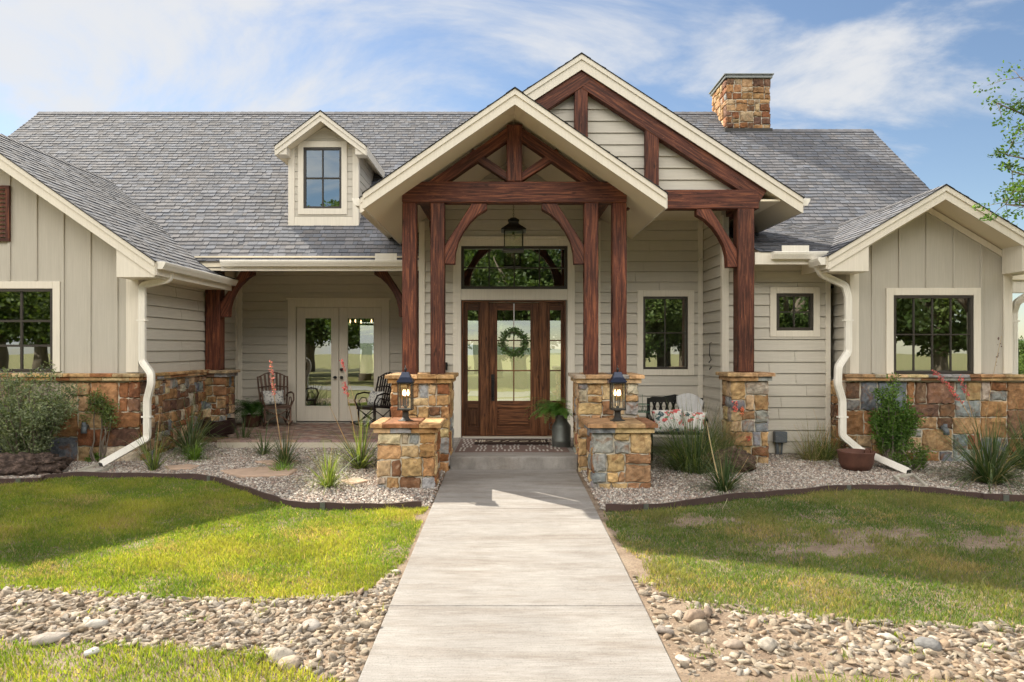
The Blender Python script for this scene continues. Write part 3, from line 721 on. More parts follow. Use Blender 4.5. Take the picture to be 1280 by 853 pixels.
lr = add_gable_roof(house, xc, zp, s_, 3.37, 10.9, 13.95, fas=.23, label='long shingled gable roof of the wider wing', eave_fascia=True)
# flat soffit and boxed return at the eave
q = MB(); q.box(-5.84 + .03, -5.36, WF + .1, 13.9, 2.74, 2.76); q.build('soffit', M['soffit'], lr)
q = MB(); q.prism([(-5.92, 2.69), (-5.34, 2.69), (-5.34, 2.93), (-5.92, 3.30)][::-1], 'y', 10.925, 11.38); q.build('cornice_return', trimz, lr, bev=.004)
window(house, front(WF), *h_left, 6, 3, zbars=[.30, .62], bot=False, label='wide dark framed window behind the grey shrub', mull=.035)
lv = MB(); lv.box(-9.55, -7.84, WF - .05, WF - .01, 3.30, 3.35); lv.box(-9.55, -7.84, WF - .05, WF - .01, 4.13, 4.18); lv.box(-9.55, -9.49, WF - .05, WF - .01, 3.35, 4.13); lv.box(-7.90, -7.84, WF - .05, WF - .01, 3.35, 4.13); lv.box(-8.72, -8.66, WF - .05, WF - .01, 3.35, 4.13)
for i in range(11):
    z = 3.37 + i * .069; lv.prism([(WF - .045, z), (WF - .040, z + .008), (WF - .012, z + .055), (WF - .017, z + .047)], 'x', -9.5, -7.9)
lv.build('gable_vent', M['timber'], house, label='brown louvred vent high in the wing gable')
# right wing
w = MB(); solid(w, front(WF), XR, 7.97, -.3, 2.6, [h_right], .14)
rxc, rzp, rs = 6.65, 4.08, 0.60
w.prism([(XR, 2.6), (7.97, 2.6), (7.97, rzp - rs * 1.32 - .22), (rxc, rzp - .22), (XR, rzp - rs * 1.2 - .22)], 'y', WF, WF + .14)
w.box(7.83, 7.97, WF + .142, 16, -.3, 3.0)
rw = w.build('wall', M['batten'], house, label='board and batten front wall of the narrow wing')
b = MB(); x = XR + .35
while x < 7.9:
    zt = rzp - rs * abs(x - rxc) - .23; lo = 1.22
    if h_right[0] - .12 < x < h_right[1] + .12: lo = h_right[3] + .118
    b.box(x - .024, x + .024, WF - .02, WF - .001, lo, zt); x += .43
b.build('batten', M['batten'], rw, bev=.003)
w = MB(); mpf = left_(XR); solid(w, mpf, WF + .141, 13, -.3, 3.0, rec=.022); siding(w, mpf, WF + .02, SW + .1, 1.2, 2.95); w.build('wall', M['siding'], house, label='short lap sided flank of the narrow wing')
c = MB(); c.box(XR - .022, XR + .12, WF - .028, WF - .001, 1.21, 3.1); c.box(XR - .026, XR - .003, WF - .027, WF + .10, 1.21, 2.9)
c.box(7.86, 7.995, WF - .028, WF - .001, 1.21, 3.05); c.build('corner_board', trimz, rw, bev=.003)
rr = add_gable_roof(house, rxc, rzp, rs, 1.77, 10.9, 14.6, fas=.21, label='small shingled gable roof of the narrow wing')
q = MB()
q.prism([(4.90, 2.78), (5.50, 2.78), (5.50, 3.2), (4.90, 2.95)], 'y', 10.925, 11.38); q.prism([(7.83, 2.78), (8.40, 2.78), (8.40, 2.95), (7.83, 3.2)], 'y', 10.925, 11.38)
q.build('cornice_return', trimz, rr, bev=.004)
# inner frieze lines under the rakes
q = MB()
for sg in (-1, 1):
    a = [(rxc, rzp - .21), (rxc + sg * 1.33, rzp - rs * 1.33 - .21), (rxc + sg * 1.33, rzp - rs * 1.33 - .31), (rxc, rzp - .31)]
    if sg > 0: a = a[::-1]
    q.prism(a, 'y', WF - .03, WF - .003)
q.build('frieze_board', trimz, rr)
window(house, front(WF), *h_right, 4, 2, bot=False, label='eight pane window above the stone base of the narrow wing')
# stone base
rgB = random.Random(5)
m = MB(); m.box(-11.6, XL + .07, WF - .10, WF - .002, -.3, 1.10); m.box(XL + .002, XL + .07, WF - .002, 13.8, -.3, 1.10)
sb = m.build('stone_base', M['mortar'], house, label='stone wainscot of the wider wing')
m = MB(); stones(m, front(WF - .10), -11.6, XL + .10, -.3, 1.09, rgB, STONES, .15, .66); stones(m, right_(XL + .07), WF - .08, 13.8, -.3, 1.09, rgB, STONES, .12, .3)
m.build('stone_facing', M['stone'], sb)
m = MB(); cap_slab(m, -11.6, XL + .06, WF - .13, WF - .10, 1.11, rgB, GOLD, ((.06, .06), (.085, .05))); cap_slab(m, XL + .05, XL + .085, WF, 13.8, 1.11, rgB, GOLD, ((.05, .05), (.07, .045)), along='y')
m.build('stone_cap', M['stone'], sb)
m = MB(); m.box(XR - .10, 9.6, WF - .10, WF - .002, -.3, 1.10); m.box(XR - .10, XR - .002, WF - .002, SW - .02, -.3, 1.10); m.box(8.0, 9.6, WF, WF + .3, -.3, 1.10)
sb = m.build('stone_base', M['mortar'], house, label='stone wainscot of the narrow wing')
m = MB(); stones(m, front(WF - .10), XR - .13, 9.6, -.3, 1.09, rgB, STONES, .15, .62); stones(m, left_(XR - .10), WF - .08, SW - .02, -.3, 1.09, rgB, STONES, .15, .4)
m.build('stone_facing', M['stone'], sb)
m = MB(); cap_slab(m, XR - .10, 9.6, WF - .13, WF - .10, 1.11, rgB, GREYS, ((.06, .05), (.085, .045))); m.build('stone_cap', M['stone'], sb)
# middle walls
w = MB(); solid(w, front(SW), 3.57, XR - .13, -.3, 3.12, [h_small], rec=.022); siding(w, front(SW), 3.57, XR - .12, -.3, 3.1, [(h_small[0] - .11, h_small[1] + .11, h_small[2] - .11, h_small[3] + .11)])
mw = w.build('wall', M['siding'], house, label='lap sided wall with the small square window')
c = MB(); c.box(3.55, 3.66, SW - .03, SW - .001, -.3, 3.1); c.box(3.545, 3.569, SW - .029, SW + .08, -.1, 3.8); c.box(XR - .20, XR - .12, SW - .03, SW - .002, -.3, 3.05)
c.build('corner_board', trimz, mw, bev=.003)
w = MB(); mpf = left_(3.57); solid(w, mpf, SW + .142, FOY, -.3, 3.95, rec=.022); siding(w, mpf, SW + .08, FOY, 0, 3.95); w.build('wall', M['siding'], house, label='narrow lap sided return beside the bench')
w = MB(); mpf = front(FOY); XF0 = -1.56
solid(w, mpf, XF0, 3.57, -.3, 3.95, [h_mid, h_tran, h_door], rec=.022); w.prism([(-1.5, 3.95), (1.75, 3.95), (.125, 5.05)], 'y', FOY + .022, FOY + .14)
hl = [(h_mid[0] - .11, h_mid[1] + .11, h_mid[2] - .11, h_mid[3] + .11), (-.963, 1.234, 0, 3.60)]
siding(w, mpf, XF0, 3.57, 0, 3.93, hl)
siding(w, mpf, -1.5, 1.7, 3.93, 5.03, [], [lambda z: (.12 - (5.05 - z) / .69, .12 + (5.05 - z) / .69)])
fw = w.build('wall', M['siding'], house, label='lap sided entry wall with the wooden front door')
w = MB(); w.box(XF0, XF0 + .14, FOY + .142, FRW, -.2, 3.9); w.build('wall', M['siding'], house, label='flank of the entry hall')
c = MB(); c.box(XF0 - .02, XF0 + .09, FOY - .03, FOY - .001, 0, 3.9); c.box(3.46, 3.545, FOY - .03, FOY - .002, 0, 3.9); c.box(1.62, 1.70, FOY - .03, FOY - .002, 0, 3.9)
c.build('corner_board', trimz, fw, bev=.003)
# entry casing
c = MB(); t = FOY - .045
c.box(-.963, -.818, t, FOY - .001, 0, 3.60); c.box(1.103, 1.234, t, FOY - .001, 0, 3.60); c.box(-.817, 1.102, t, FOY - .001, 3.458, 3.60); c.box(-.817, 1.102, t, FOY - .001, 2.482, 2.679)
c.box(-.985, 1.256, t - .02, FOY - .05, 3.57, 3.63)
c.build('door_casing', trimz, house, bev=.004)
w = MB(); mpf = front(FRW); solid(w, mpf, XL, XF0, -.3, 3.4, [h_fr], rec=.022); siding(w, mpf, XL, XF0, 0, 3.4, [(h_fr[0] - .17, h_fr[1] + .17, 0, h_fr[3] + .15)])
pw = w.build('wall', M['siding'], house, label='lap sided wall behind the side porch')
c = MB(); c.box(XL + .03, XL + .12, FRW - .03, FRW - .002, 0, 3.3); c.build('corner_board', trimz, pw, bev=.003)
window(house, mpf if False else front(SW), *h_small, 2, 2, cas=.105, fr=.05, label='small square four pane window')
window(house, front(FOY), *h_mid, 2, 2, cas=.11, fr=.04, label='tall four pane window above the bench')
window(house, front(FOY), *h_tran, 4, 2, cas=0, fr=.05, label='eight pane transom over the front door')
# --- front door with sidelights
dw = M['doorwood']
f = MB(); y0, y1 = FOY - .03, FOY + .10
zt = 2.478
f.box(-.81, -.775, y0, y1, 0, zt); f.box(1.035, 1.07, y0, y1, 0, zt); f.box(-.775, 1.035, y0, y1, 2.44, zt)
f.box(-.476, -.3185, y0 - .005, y1, 0, 2.44); f.box(.5935, .7365, y0 - .005, y1, 0, 2.44)
f.box(-.775, 1.035, y0 - .06, y1, 0.002, .035)
fd = f.build('door_frame', dw, house, bev=.005)
def panel_door(parent, x0, x1, z0, z1, gx0, gx1, gz0, gz1, nx, nz, y, name, label=None, wood=None, panel=True, glassname='pane'):
    wood = wood or dw
    m = MB(); t = .045
    m.box(x0, gx0, y, y + t, z0, z1); m.box(gx1, x1, y, y + t, z0, z1); m.box(gx0, gx1, y + .001, y + t, gz1, z1)
    if panel:
        pz0, pz1 = z0 + .16, gz0 - .13
        m.box(gx0, gx1, y + .001, y + t, pz1, gz0); m.box(gx0, gx1, y + .001, y + t, z0, pz0)
        m.box(gx0, gx1, y + .022, y + .03, pz0, pz1); m.box(gx0 + .035, gx1 - .035, y + .006, y + .021, pz0 + .035, pz1 - .035)
    else: m.box(gx0, gx1, y + .001, y + t, z0, gz0)
    mu = .022
    for i in range(1, nx): xx = gx0 + (gx1 - gx0) * i / nx; m.box(xx - mu / 2, xx + mu / 2, y + .006, y + .03, gz0, gz1)
    for i in range(1, nz): zz_ = gz0 + (gz1 - gz0) * i / nz; m.box(gx0, gx1, y + .008, y + .028, zz_ - mu / 2, zz_ + mu / 2)
    o = m.build(name, wood, parent, bev=.004, label=label)
    g = MB(); g.poly([(gx0, y + .02, gz0), (gx1, y + .02, gz0), (gx1, y + .02, gz1), (gx0, y + .02, gz1)]); g.build(glassname, M['glass'], o)
    return o
door = panel_door(house, -.318, .593, .037, 2.435, -.166, .434, .66, 2.30, 2, 3, FOY + .012, 'front_door', 'dark stained front door with six glass panes')
panel_door(house, -.773, -.477, .037, 2.438, -.70, -.51, .66, 2.30, 1, 3, FOY + .014, 'sidelight', 'narrow sidelight nearer the side porch')
panel_door(house, .737, 1.033, .037, 2.438, .79, .985, .66, 2.30, 1, 3, FOY + .014, 'sidelight', 'narrow sidelight behind the fern')
hd = MB(); hd.box(-.275, -.215, FOY + .000, FOY + .011, .66, 1.14); hd.tube([(-.245, FOY, 1.05), (-.245, FOY - .055, 1.03), (-.245, FOY - .06, .86), (-.245, FOY - .05, .74), (-.245, FOY, .71)], .012, 8)
hd.build('handle', M['black'], door)
hd = MB(); hd.box(-.79, 1.05, FOY - .10, FOY - .032, -.001, .03); hd.build('threshold', M['splash'], fd)
# --- french doors
f = MB(); t = FRW - .035
f.box(-4.73, -4.555, t, FRW - .001, 0, 2.66); f.box(-2.705, -2.53, t, FRW - .001, 0, 2.66); f.box(-4.555, -2.705, t, FRW - .001, 2.50, 2.66); f.box(-4.76, -2.50, t - .012, FRW - .003, 2.66, 2.70)
f.build('door_casing', trimz, house, bev=.004)
for x0, x1, lab in ((-4.545, -3.634, 'pale french door nearer the wider wing'), (-3.624, -2.712, 'pale french door nearer the entry')):
    sgn = 1
    d = panel_door(house, x0, x1, .03, 2.495, x0 + .185, x1 - .16, .36, 2.26, 1, 1, FRW - .005, 'french_door', lab, trimz, False)
    g = MB(); a0, a1 = x0 + .165, x1 - .14
    for a, b_, c_, d_ in ((a0, a0 + .02, .34, 2.28), (a1 - .02, a1, .34, 2.28), (a0 + .02, a1 - .02, .34, .36), (a0 + .02, a1 - .02, 2.26, 2.28)): g.box(a, b_, FRW - .016, FRW - .006, c_, d_)
    g.build('glazing_bead', trimz, d)
    for z in ((.98,) if x0 < -4 else (.98, 1.15)):
        k = MB(); xx = (x1 - .07) if x0 < -4 else (x0 + .06)
        k.lathe([(.032, 0), (.032, .01), (.012, .02), (.012, .04), (.03, .05), (.033, .065), (.02, .08)], (0, 0, 0), 12)
        k.v = [(xx + a, FRW - .006 - c, z + b_) for a, b_, c in k.v]; k.build('door_knob', M['black'], d, smooth=True)
# --- interior
i_ = MB(); i_.box(-11.4, 7.8, 13.2, 22, -.25, -.02); i_.box(-11.4, -5.9, WF + .2, 13.2, -.25, -.02); i_.box(3.8, 7.8, SW + .2, 13.2, -.25, -.02)
i_.build('interior_floor', mat_flat('wood_floor', (.12, .07, .04), .35), house)
i_ = MB(); i_.box(-5.65, 5.3, 15.8, 22, 3.0, 3.1); i_.box(-5.8, -1.5, FRW + .16, 15.8, 3.0, 3.1)
mpb = lambda s, o, z: (s, 22 + o, z)
solid(i_, mpb, -12.2, 9.1, -.3, 5.15, [(-4.47, -4.02, .84, 2.4), (-1.3, 1.75, .0, 2.45)], .14)
i_.box(-5.0, -4.9, 18, 22, -.02, 3.0); i_.box(4.0, 4.1, 13.3, 22, -.02, 3.4); i_.box(-11.4, -5.95, 14.2, 14.3, -.02, 2.9); i_.box(5.6, 7.8, 15.2, 15.3, -.02, 2.9); i_.box(-11.4, -5.9, WF + .2, 14.2, 2.75, 2.8); i_.box(5.46, 7.9, WF + .16, 15.2, 2.62, 2.66)
i_.build('interior_wall', M['interior'], house)
# --- main roof
PM = lambda y: 1.62 + .82 * y - 9.35
rz = .82; kk = math.hypot(1, rz)
mb = MB(); tn = 1.0
shingles(mb, (-12.3, 13.36, PM(13.36)), (1, 0, 0), (0, 1, rz), 12.3 - 1.2, (18.95 - 13.36) * kk, rgS)
shingles(mb, (-1.2, 14.0, PM(14.0)), (1, 0, 0), (0, 1, rz), 1.2 + 5.6, (18.95 - 14.0) * kk, rgS)
shingles(mb, (5.6, 14.43, PM(14.43)), (1, 0, 0), (0, 1, rz), 9.17 - 5.6, (18.06 - 14.43) * kk, rgS)
ls = (4.10 - 3.13) / (14.43 - 11.3)
shingles(mb, (3.98, 11.28, 3.125), (1, 0, 0), (0, 1, ls), 5.42 - 3.98, (14.43 - 11.28) * math.hypot(1, ls), rgS)
shingles(mb, (5.43, 12.0, 3.125 + .72 * ls), (1, 0, 0), (0, 1, ls), 9.17 - 5.43, (14.43 - 12.0) * math.hypot(1, ls), rgS)
for xa, xb, yr, zr in ((-12.3, 5.6, 18.95, 7.81), (5.6, 9.17, 18.06, 7.08)):
    x = xa
    while x < xb:
        k = rgS.uniform(.8, 1.1); c = (.17 * k, .168 * k, .178 * k); xe = min(xb, x + .2)
        mb.poly([(x, yr, zr + .03), (xe, yr, zr + .022), (xe, yr - .12, zr + .02 - .1), (x, yr - .12, zr + .028 - .1)], 0, c); x += .19
mainr = mb.build('main_roof', M['shingle'], house)
d = MB()
for xa, xb, yr, zr, y0 in ((-12.3, -1.2, 18.95, 7.81, 13.4), (-1.2, 5.6, 18.95, 7.81, 14.03), (5.6, 9.17, 18.06, 7.08, 14.43)):
    d.prism([(y0, PM(y0) - .012), (yr, zr - .012), (yr, zr - .2), (y0, PM(y0) - .2)][::-1], 'x', xa, xb)
    yb = 22.9; d.prism([(yr + .001, zr), (yb, zr - rz * (yb - yr)), (yb, zr - rz * (yb - yr) - .2), (yr + .001, zr - .2)][::-1], 'x', xa, xb)
d.prism([(11.32, 3.125), (14.43, 4.09), (14.43, 3.95), (11.32, 2.98)][::-1], 'x', 3.98, 5.42); d.prism([(12.0, 3.33), (14.43, 4.09), (14.43, 3.95), (12.0, 3.19)][::-1], 'x', 5.43, 9.17)
d.build('roof_deck', M['soffit'], mainr)
d = MB()   # closed gable ends
for xe in (-12.05, 8.9): d.prism([(13.6, 3.0), (18.9 if xe < 0 else 18.0, 7.5 if xe < 0 else 6.8), (22.5, 3.9)][::-1], 'x', xe, xe + .12)
d.box(-12.05, -11.93, 13.6, 22, -.3, 3.2); d.box(8.78, 8.9, 13.6, 22, -.3, 3.2)
d.build('gable_wall', M['siding'], house)
for xe in (-12.3, 9.17):
    yr, zr = (18.95, 7.81) if xe < 0 else (18.06, 7.08); d = MB(); sg = -1 if xe < 0 else 1
    y0_ = 13.4 if xe < 0 else 14.43
    d.prism([(y0_, PM(y0_) - .012), (yr, zr - .012), (yr, zr - .2), (y0_, PM(y0_) - .2)][::-1], 'x', min(xe, xe + sg * .012), max(xe, xe + sg * .012)); d.build('rake_board', M['cast'], mainr)
# eave boards, soffits
d = MB(); d.box(-5.30, -1.7, 13.375, 13.40, 3.05, 3.235); d.box(3.9, XR + .1, 11.295, 11.32, 2.93, 3.115); d.build('eave_board', trimz, mainr)
d = MB(); d.box(XL + .03, XF0, 13.41, FRW, 3.30, 3.33); d.box(-5.6, -1.7, 13.40, 13.9, 3.10, 3.12); d.box(3.58, XR, 11.32, SW + .05, 3.0, 3.02); d.build('porch_ceiling', M['soffit'], house)
# big gable
BX, BZ, BS = 1.175, 6.21, .65
bg = add_gable_roof(house, BX, BZ, BS, 3.45, 11.25, 17.1, fas=.24, label='large shingled gable roof over the entry')
EX, EZ, ES = .12, 5.256, .69
eg = add_gable_roof(house, EX, EZ, ES, 2.12, 10.1, 13.7, fas=.22, label='front porch gable roof')
# siding of the big gable
w = MB()
def big(z): return (BX - (BZ - .22 - z) / BS, BX + (BZ - .22 - z) / BS)
def ent(z): return (EX - (EZ - z) / ES, EX + (EZ - z) / ES)
fR = lambda z: ((ent(z)[1] if z < EZ - .02 else BX), big(z)[1]) 
fL = lambda z: (big(z)[0], (ent(z)[0] if z < EZ - .02 else BX))
siding(w, front(11.47), 0, 0, 4.10, 5.96, [], [fR, fL])
w.prism([(BX, 5.23), (EX, 5.23), (ent(4.1)[1], 4.1), (big(4.1)[1] - .1, 4.1)], 'y', 11.47, 11.55); w.prism([(BX, 5.23), (big(4.1)[1] - .1, 4.1), (BX, 5.85)], 'y', 11.47, 11.55)
w.prism([(big(4.1)[0] + .2, 4.10), (ent(4.1)[0], 4.10), (EX, 5.23)], 'y', 11.47, 11.55); w.prism([(EX, 5.23), (BX - .001, 5.23), (BX - .001, 5.85)], 'y', 11.47, 11.55)
w.build('wall', M['siding'], house, label='lap siding filling the large gable')
d = MB(); d.box(1.80, 4.3, 11.3, FOY, 3.92, 3.95); d.box(-1.9, -1.56, 10.9, FOY, 3.92, 3.95)
d.build('porch_ceiling', M['soffit'], house)
# big gable timbers
TM = M['timber']; yb0, yb1 = 11.29, 11.44
def rafter(mb, xc, z_top, s, x_end, depth, ya, yb, sg):
    a = [(xc, z_top), (xc + sg * x_end, z_top - s * x_end), (xc + sg * x_end, z_top - s * x_end - depth), (xc, z_top - depth)]
    if sg > 0: a = a[::-1]
    n = len(mb.v); mb.prism(a, 'y', ya, yb)
for sg in (-1, 1):
    m = MB(); P0 = Vector((BX - sg * .09, 11.365 + .002 * sg, BZ - .24 - .13 + BS * .09)); P1 = P0 + Vector((sg * 2.94, 0, -BS * 2.94)); m.beam(P0, P1, .15, .235); m.build('timber_rafter', TM, house, bev=.008)
def post(x0, x1, y0, y1, z0, z1, name='timber_post', label=None):
    m = MB(); m.box(x0, x1, y0, y1, z0, z1); return m.build(name, TM, house, bev=.010, label=label)
post(BX - .105, BX + .105, 11.30, 11.44, 4.9, BZ - .40, 'gable_strut'); post(2.29 - .105, 2.29 + .105, 11.30, 11.44, 4.10, BZ - .24 - BS * 1.115 - .02, 'gable_strut')
m = MB(); m.box(1.9, 3.96, 11.28, 11.47, 3.80, 4.10); m.build('tie_beam', TM, house, bev=.01, label='tie beam of the large gable')
post(3.62, 3.88, 11.26, 11.50, 1.24, 3.80, label='thick square post at the corner of the large gable')
def brace(xc, zc, sg, ya, yb, name='curved_brace', k=1.0):
    """corner at (xc,zc): post face / beam underside; sg +1 brace grows to +x"""
    outer = [(0, -.64), (.41, 0)]; inner = [(.635, 0), (.635, -.095), (.50, -.175), (.38, -.29), (.28, -.43), (.205, -.58), (.165, -.74), (.155, -.915), (0, -.915)]
    pts = [(xc + sg * a * k, zc + b * k) for a, b in outer + inner]
    if sg > 0: pts = pts[::-1]
    m = MB(); n = len(pts)
    m.prism(pts, 'y', ya, yb)
    # grain along the curve
    for i, uv in enumerate(m.uv):
        if uv and len(uv) > 4:
            m.uv[i] = [((u - xc) * sg * .9 - (v - zc) * .44, (u - xc) * sg * .44 + (v - zc) * .9) for u, v in uv]
    return m.build(name, TM, house, bev=.008)
brace(3.62, 3.80, -1, 11.29, 11.45)
# rear beams of the large porch
m = MB(); m.box(3.66, 3.84, 11.51, FOY - .05, 3.80, 4.05); m.build('side_beam', TM, house, bev=.01)
# entry truss
ty0, ty1 = 10.75, 10.96
m = MB(); m.box(EX - 1.68, EX + 1.68, ty0, ty1, 3.79, 4.105); m.build('tie_beam', TM, house, bev=.01, label='tie beam of the entry truss')
for sg in (-1, 1):
    m = MB(); P0 = Vector((EX, 10.86, EZ - .26 - .10)); P1 = P0 + Vector((sg * 1.62, 0, -ES * 1.62)); m.beam(P0, P1, .17, .165); m.build('timber_rafter', TM, house, bev=.008)
    m = MB(); m.beam((EX + sg * .05, 10.855, 4.13), (EX + sg * .66, 10.855, 4.55), .15, .13)
    m.v = [(a, b, max(c, 4.107)) for a, b, c in m.v]; m.build('truss_web', TM, house, bev=.006)
    brace(EX + sg * 1.047, 3.79, -sg, ty0 + .03, ty1 - .02)
    for xo in (1.573, 1.151): post(EX + sg * xo - .105, EX + sg * xo + .105, ty0 + .003, ty1 - .002, 1.22, 3.788, label='outer post of the entry porch pair' if xo > 1.3 else 'inner post of the entry porch pair')
    m = MB(); m.box(min(EX + sg * 1.27, EX + sg * 1.45), max(EX + sg * 1.27, EX + sg * 1.45), ty1 + .003, FOY - .06, 3.80, 4.06); m.build('side_beam', TM, house, bev=.01)
    m = MB()
    pts = [(FOY - .05, 3.79), (FOY - .7, 3.79), (FOY - .7, 3.70), (FOY - .5, 3.55), (FOY - .3, 3.25), (FOY - .22, 2.95), (FOY - .05, 2.95)]
    m.prism(pts, 'x', EX + sg * 1.36 - .08, EX + sg * 1.36 + .08); m.build('curved_brace', TM, house, bev=.006)
post(EX - .115, EX + .115, 10.74, 10.95, 4.107, EZ - .30, 'king_post')
m = MB(); m.box(EX - .10, EX + .10, 10.97, FOY - .05, EZ - .50, EZ - .28); m.build('ridge_beam', TM, house, bev=.01)
# side porch timbers
post(-5.80, -5.52, 13.86, 14.12, 1.19, 3.13, label='dark post standing on the stone base'); post(-1.92, -1.70, 13.86, 14.08, 0, 3.13, label='post of the side porch behind the entry pier')
m = MB(); m.box(-5.8, -1.7, 13.88, 14.08, 3.13, 3.30); m.build('side_beam', TM, house, bev=.01, label='beam of the side porch')
brace(-5.52, 3.13, 1, 13.90, 14.06); brace(-1.92, 3.13, -1, 13.90, 14.06)
# piers of the house
pier('porch_pier', house, -1.71, -.84, 10.6, 11.5, -.3, 1.225, 11, GOLD, .13, .40, 'stone pier under the pair of posts nearer the side porch')
pier('porch_pier', house, 1.06, 1.95, 10.6, 11.5, -.3, 1.225, 23, GREYS, .13, .36, 'stone pier under the pair of posts nearer the bench')
pier('porch_pier', house, 3.47, 4.06, 11.12, 11.62, -.3, 1.235, 36, GREYS, .13, .40, 'narrow stone pier under the single corner post')
pier('porch_pier', house, -5.82, -5.36, 13.75, 14.25, -.2, 1.19, 44, STONES, .12, .26, 'stone pier at the end of the wing wainscot')
# dormer
DX, DZ, DS = -3.63, 6.24, .76; DY = 14.39
dm = MB(); dx0, dx1 = -4.33, -2.97
hd_ = (-4.05, -3.29, 4.40, 5.62)
mpf = front(DY)
for a, b_ in bands(4.0, 5.64, [hd_]):
    for l, r in cut(dx0, dx1, a, b_, [hd_]): dm.box(l, r, DY, DY + .1, a, b_)
dm.prism([(dx0, 5.64), (dx1, 5.64), (DX, DZ - .2)], 'y', DY, DY + .1)
hx = (hd_[0] - .10, hd_[1] + .10, hd_[2] - .12, hd_[3] + .14)
siding(dm, mpf, dx0, dx1, 4.24, 5.64, [hx], None, .15, .010)
siding(dm, mpf, dx0, dx1, 5.64, DZ - .22, [hx], [lambda z: (DX - (DZ - .2 - z) / DS, DX + (DZ - .2 - z) / DS)], .15, .010)
for xs, mm in ((dx0, left_(dx0)), (dx1, right_(dx1))):
    dm.prism([(DY + .1, 4.0), (DY + .1, 5.62), (16.3, 5.62), (14.4, 4.0)], 'x', min(xs, xs + (.1 if xs == dx0 else -.1)), max(xs, xs + (.1 if xs == dx0 else -.1)))
    z = 4.1
    while z < 5.6:
        ye = (z - 1.62 + 9.35) / .82 + .05; zt = min(z + .15, 5.62)
        if ye > DY: 
            n = len(dm.v); P = [mm(DY, .013, z), mm(ye, .013, z), mm(ye + .15, .003, zt), mm(DY, .003, zt), mm(DY, 0, z), mm(ye, 0, z)]; dm.v += P
            dm.face((n, n + 1, n + 2, n + 3)); dm.face((n + 4, n + 5, n + 1, n))
        z += .15
dmo = dm.build('dormer', M['siding'], house)
c = MB(); c.box(dx0 - .02, dx0 + .10, DY - .03, DY - .001, 4.05, 5.60); c.box(dx1 - .10, dx1 + .02, DY - .03, DY - .001, 4.05, 5.60); c.box(dx1 + .001, dx1 + .024, DY - .029, DY + .10, 4.07, 5.58); c.box(dx0 - .024, dx0 - .001, DY - .029, DY + .10, 4.07, 5.58)
c.box(dx0 + .101, dx1 - .101, DY - .028, DY - .001, 4.04, 4.235)
c.box(hd_[0] - .11, hd_[0], DY - .035, DY - .001, 4.28, 5.74); c.box(hd_[1], hd_[1] + .11, DY - .035, DY - .001, 4.28, 5.74); c.box(hd_[0], hd_[1], DY - .035, DY - .001, 5.621, 5.74); c.box(hd_[0], hd_[1], DY - .035, DY - .001, 4.28, 4.399)
c.build('dormer_trim', trimz, dmo, bev=.003)
fm = MB(); fr = .045; s0, s1, z0, z1 = hd_
for a, b_, cc, d_ in ((s0, s0 + fr, z0, z1), (s1 - fr, s1, z0, z1), (s0 + fr, s1 - fr, z0, z0 + fr), (s0 + fr, s1 - fr, z1 - fr, z1), ((s0 + s1) / 2 - .012, (s0 + s1) / 2 + .012, z0 + fr, z1 - fr), (s0 + fr, s1 - fr, (z0 + z1) / 2 - .012, (z0 + z1) / 2 + .012)):
    fm.box(a, b_, DY - .018, DY + .04, cc, d_)
fm.build('dormer_window_frame', M['bronze'], dmo, bev=.003)
g = MB(); g.poly([(s0, DY + .015, z0), (s1, DY + .015, z0), (s1, DY + .015, z1), (s0, DY + .015, z1)]); g.build('pane', M['glass'], dmo)
g = MB(); g.box(dx0 + .12, dx1 - .12, DY + .6, DY + .65, 4.0, 5.6); g.build('interior_wall', M['curtain'], dmo)
add_gable_roof(house, DX, DZ, DS, .88, 14.06, 17.0, fas=.19, name='dormer_roof')
q = MB(); q.prism([(-4.52, 5.40), (-4.30, 5.40), (-4.30, 5.64), (-4.52, 5.50)], 'y', 14.085, 14.36); q.prism([(-2.96, 5.40), (-2.74, 5.40), (-2.74, 5.50), (-2.96, 5.64)], 'y', 14.085, 14.36); q.build('cornice_return', trimz, dmo, bev=.003)
# chimney
rgC = random.Random(77)
m = MB(); m.box(5.52, 6.58, 18.02, 19.25, 6.2, 8.36); ch = m.build('chimney', M['mortar'], house)
m = MB(); stones(m, front(18.02), 5.50, 6.60, 6.9, 8.36, rgC, STONES[:4] + STONES[6:8], .16, .36); stones(m, left_(5.52), 18.02, 19.25, 6.9, 8.36, rgC, GOLD, .16, .36); stones(m, right_(6.58), 18.02, 19.25, 6.2, 8.36, rgC, STONES, .16, .36)
m.build('stone_facing', M['stone'], ch)
m = MB(); m.box(5.46, 6.64, 17.96, 19.31, 8.36, 8.43); m.box(5.43, 6.67, 17.93, 19.34, 8.43, 8.46); m.build('chimney_cap', mat_flat('cap_metal', (.20, .21, .20), .5, .5), ch, bev=.004)
m = MB(); m.box(5.46, 5.50, 17.98, 18.8, 7.02, 7.12); m.box(5.46, 6.64, 17.96, 17.985, 7.0, 7.10); m.build('flashing', M['cast'], ch)
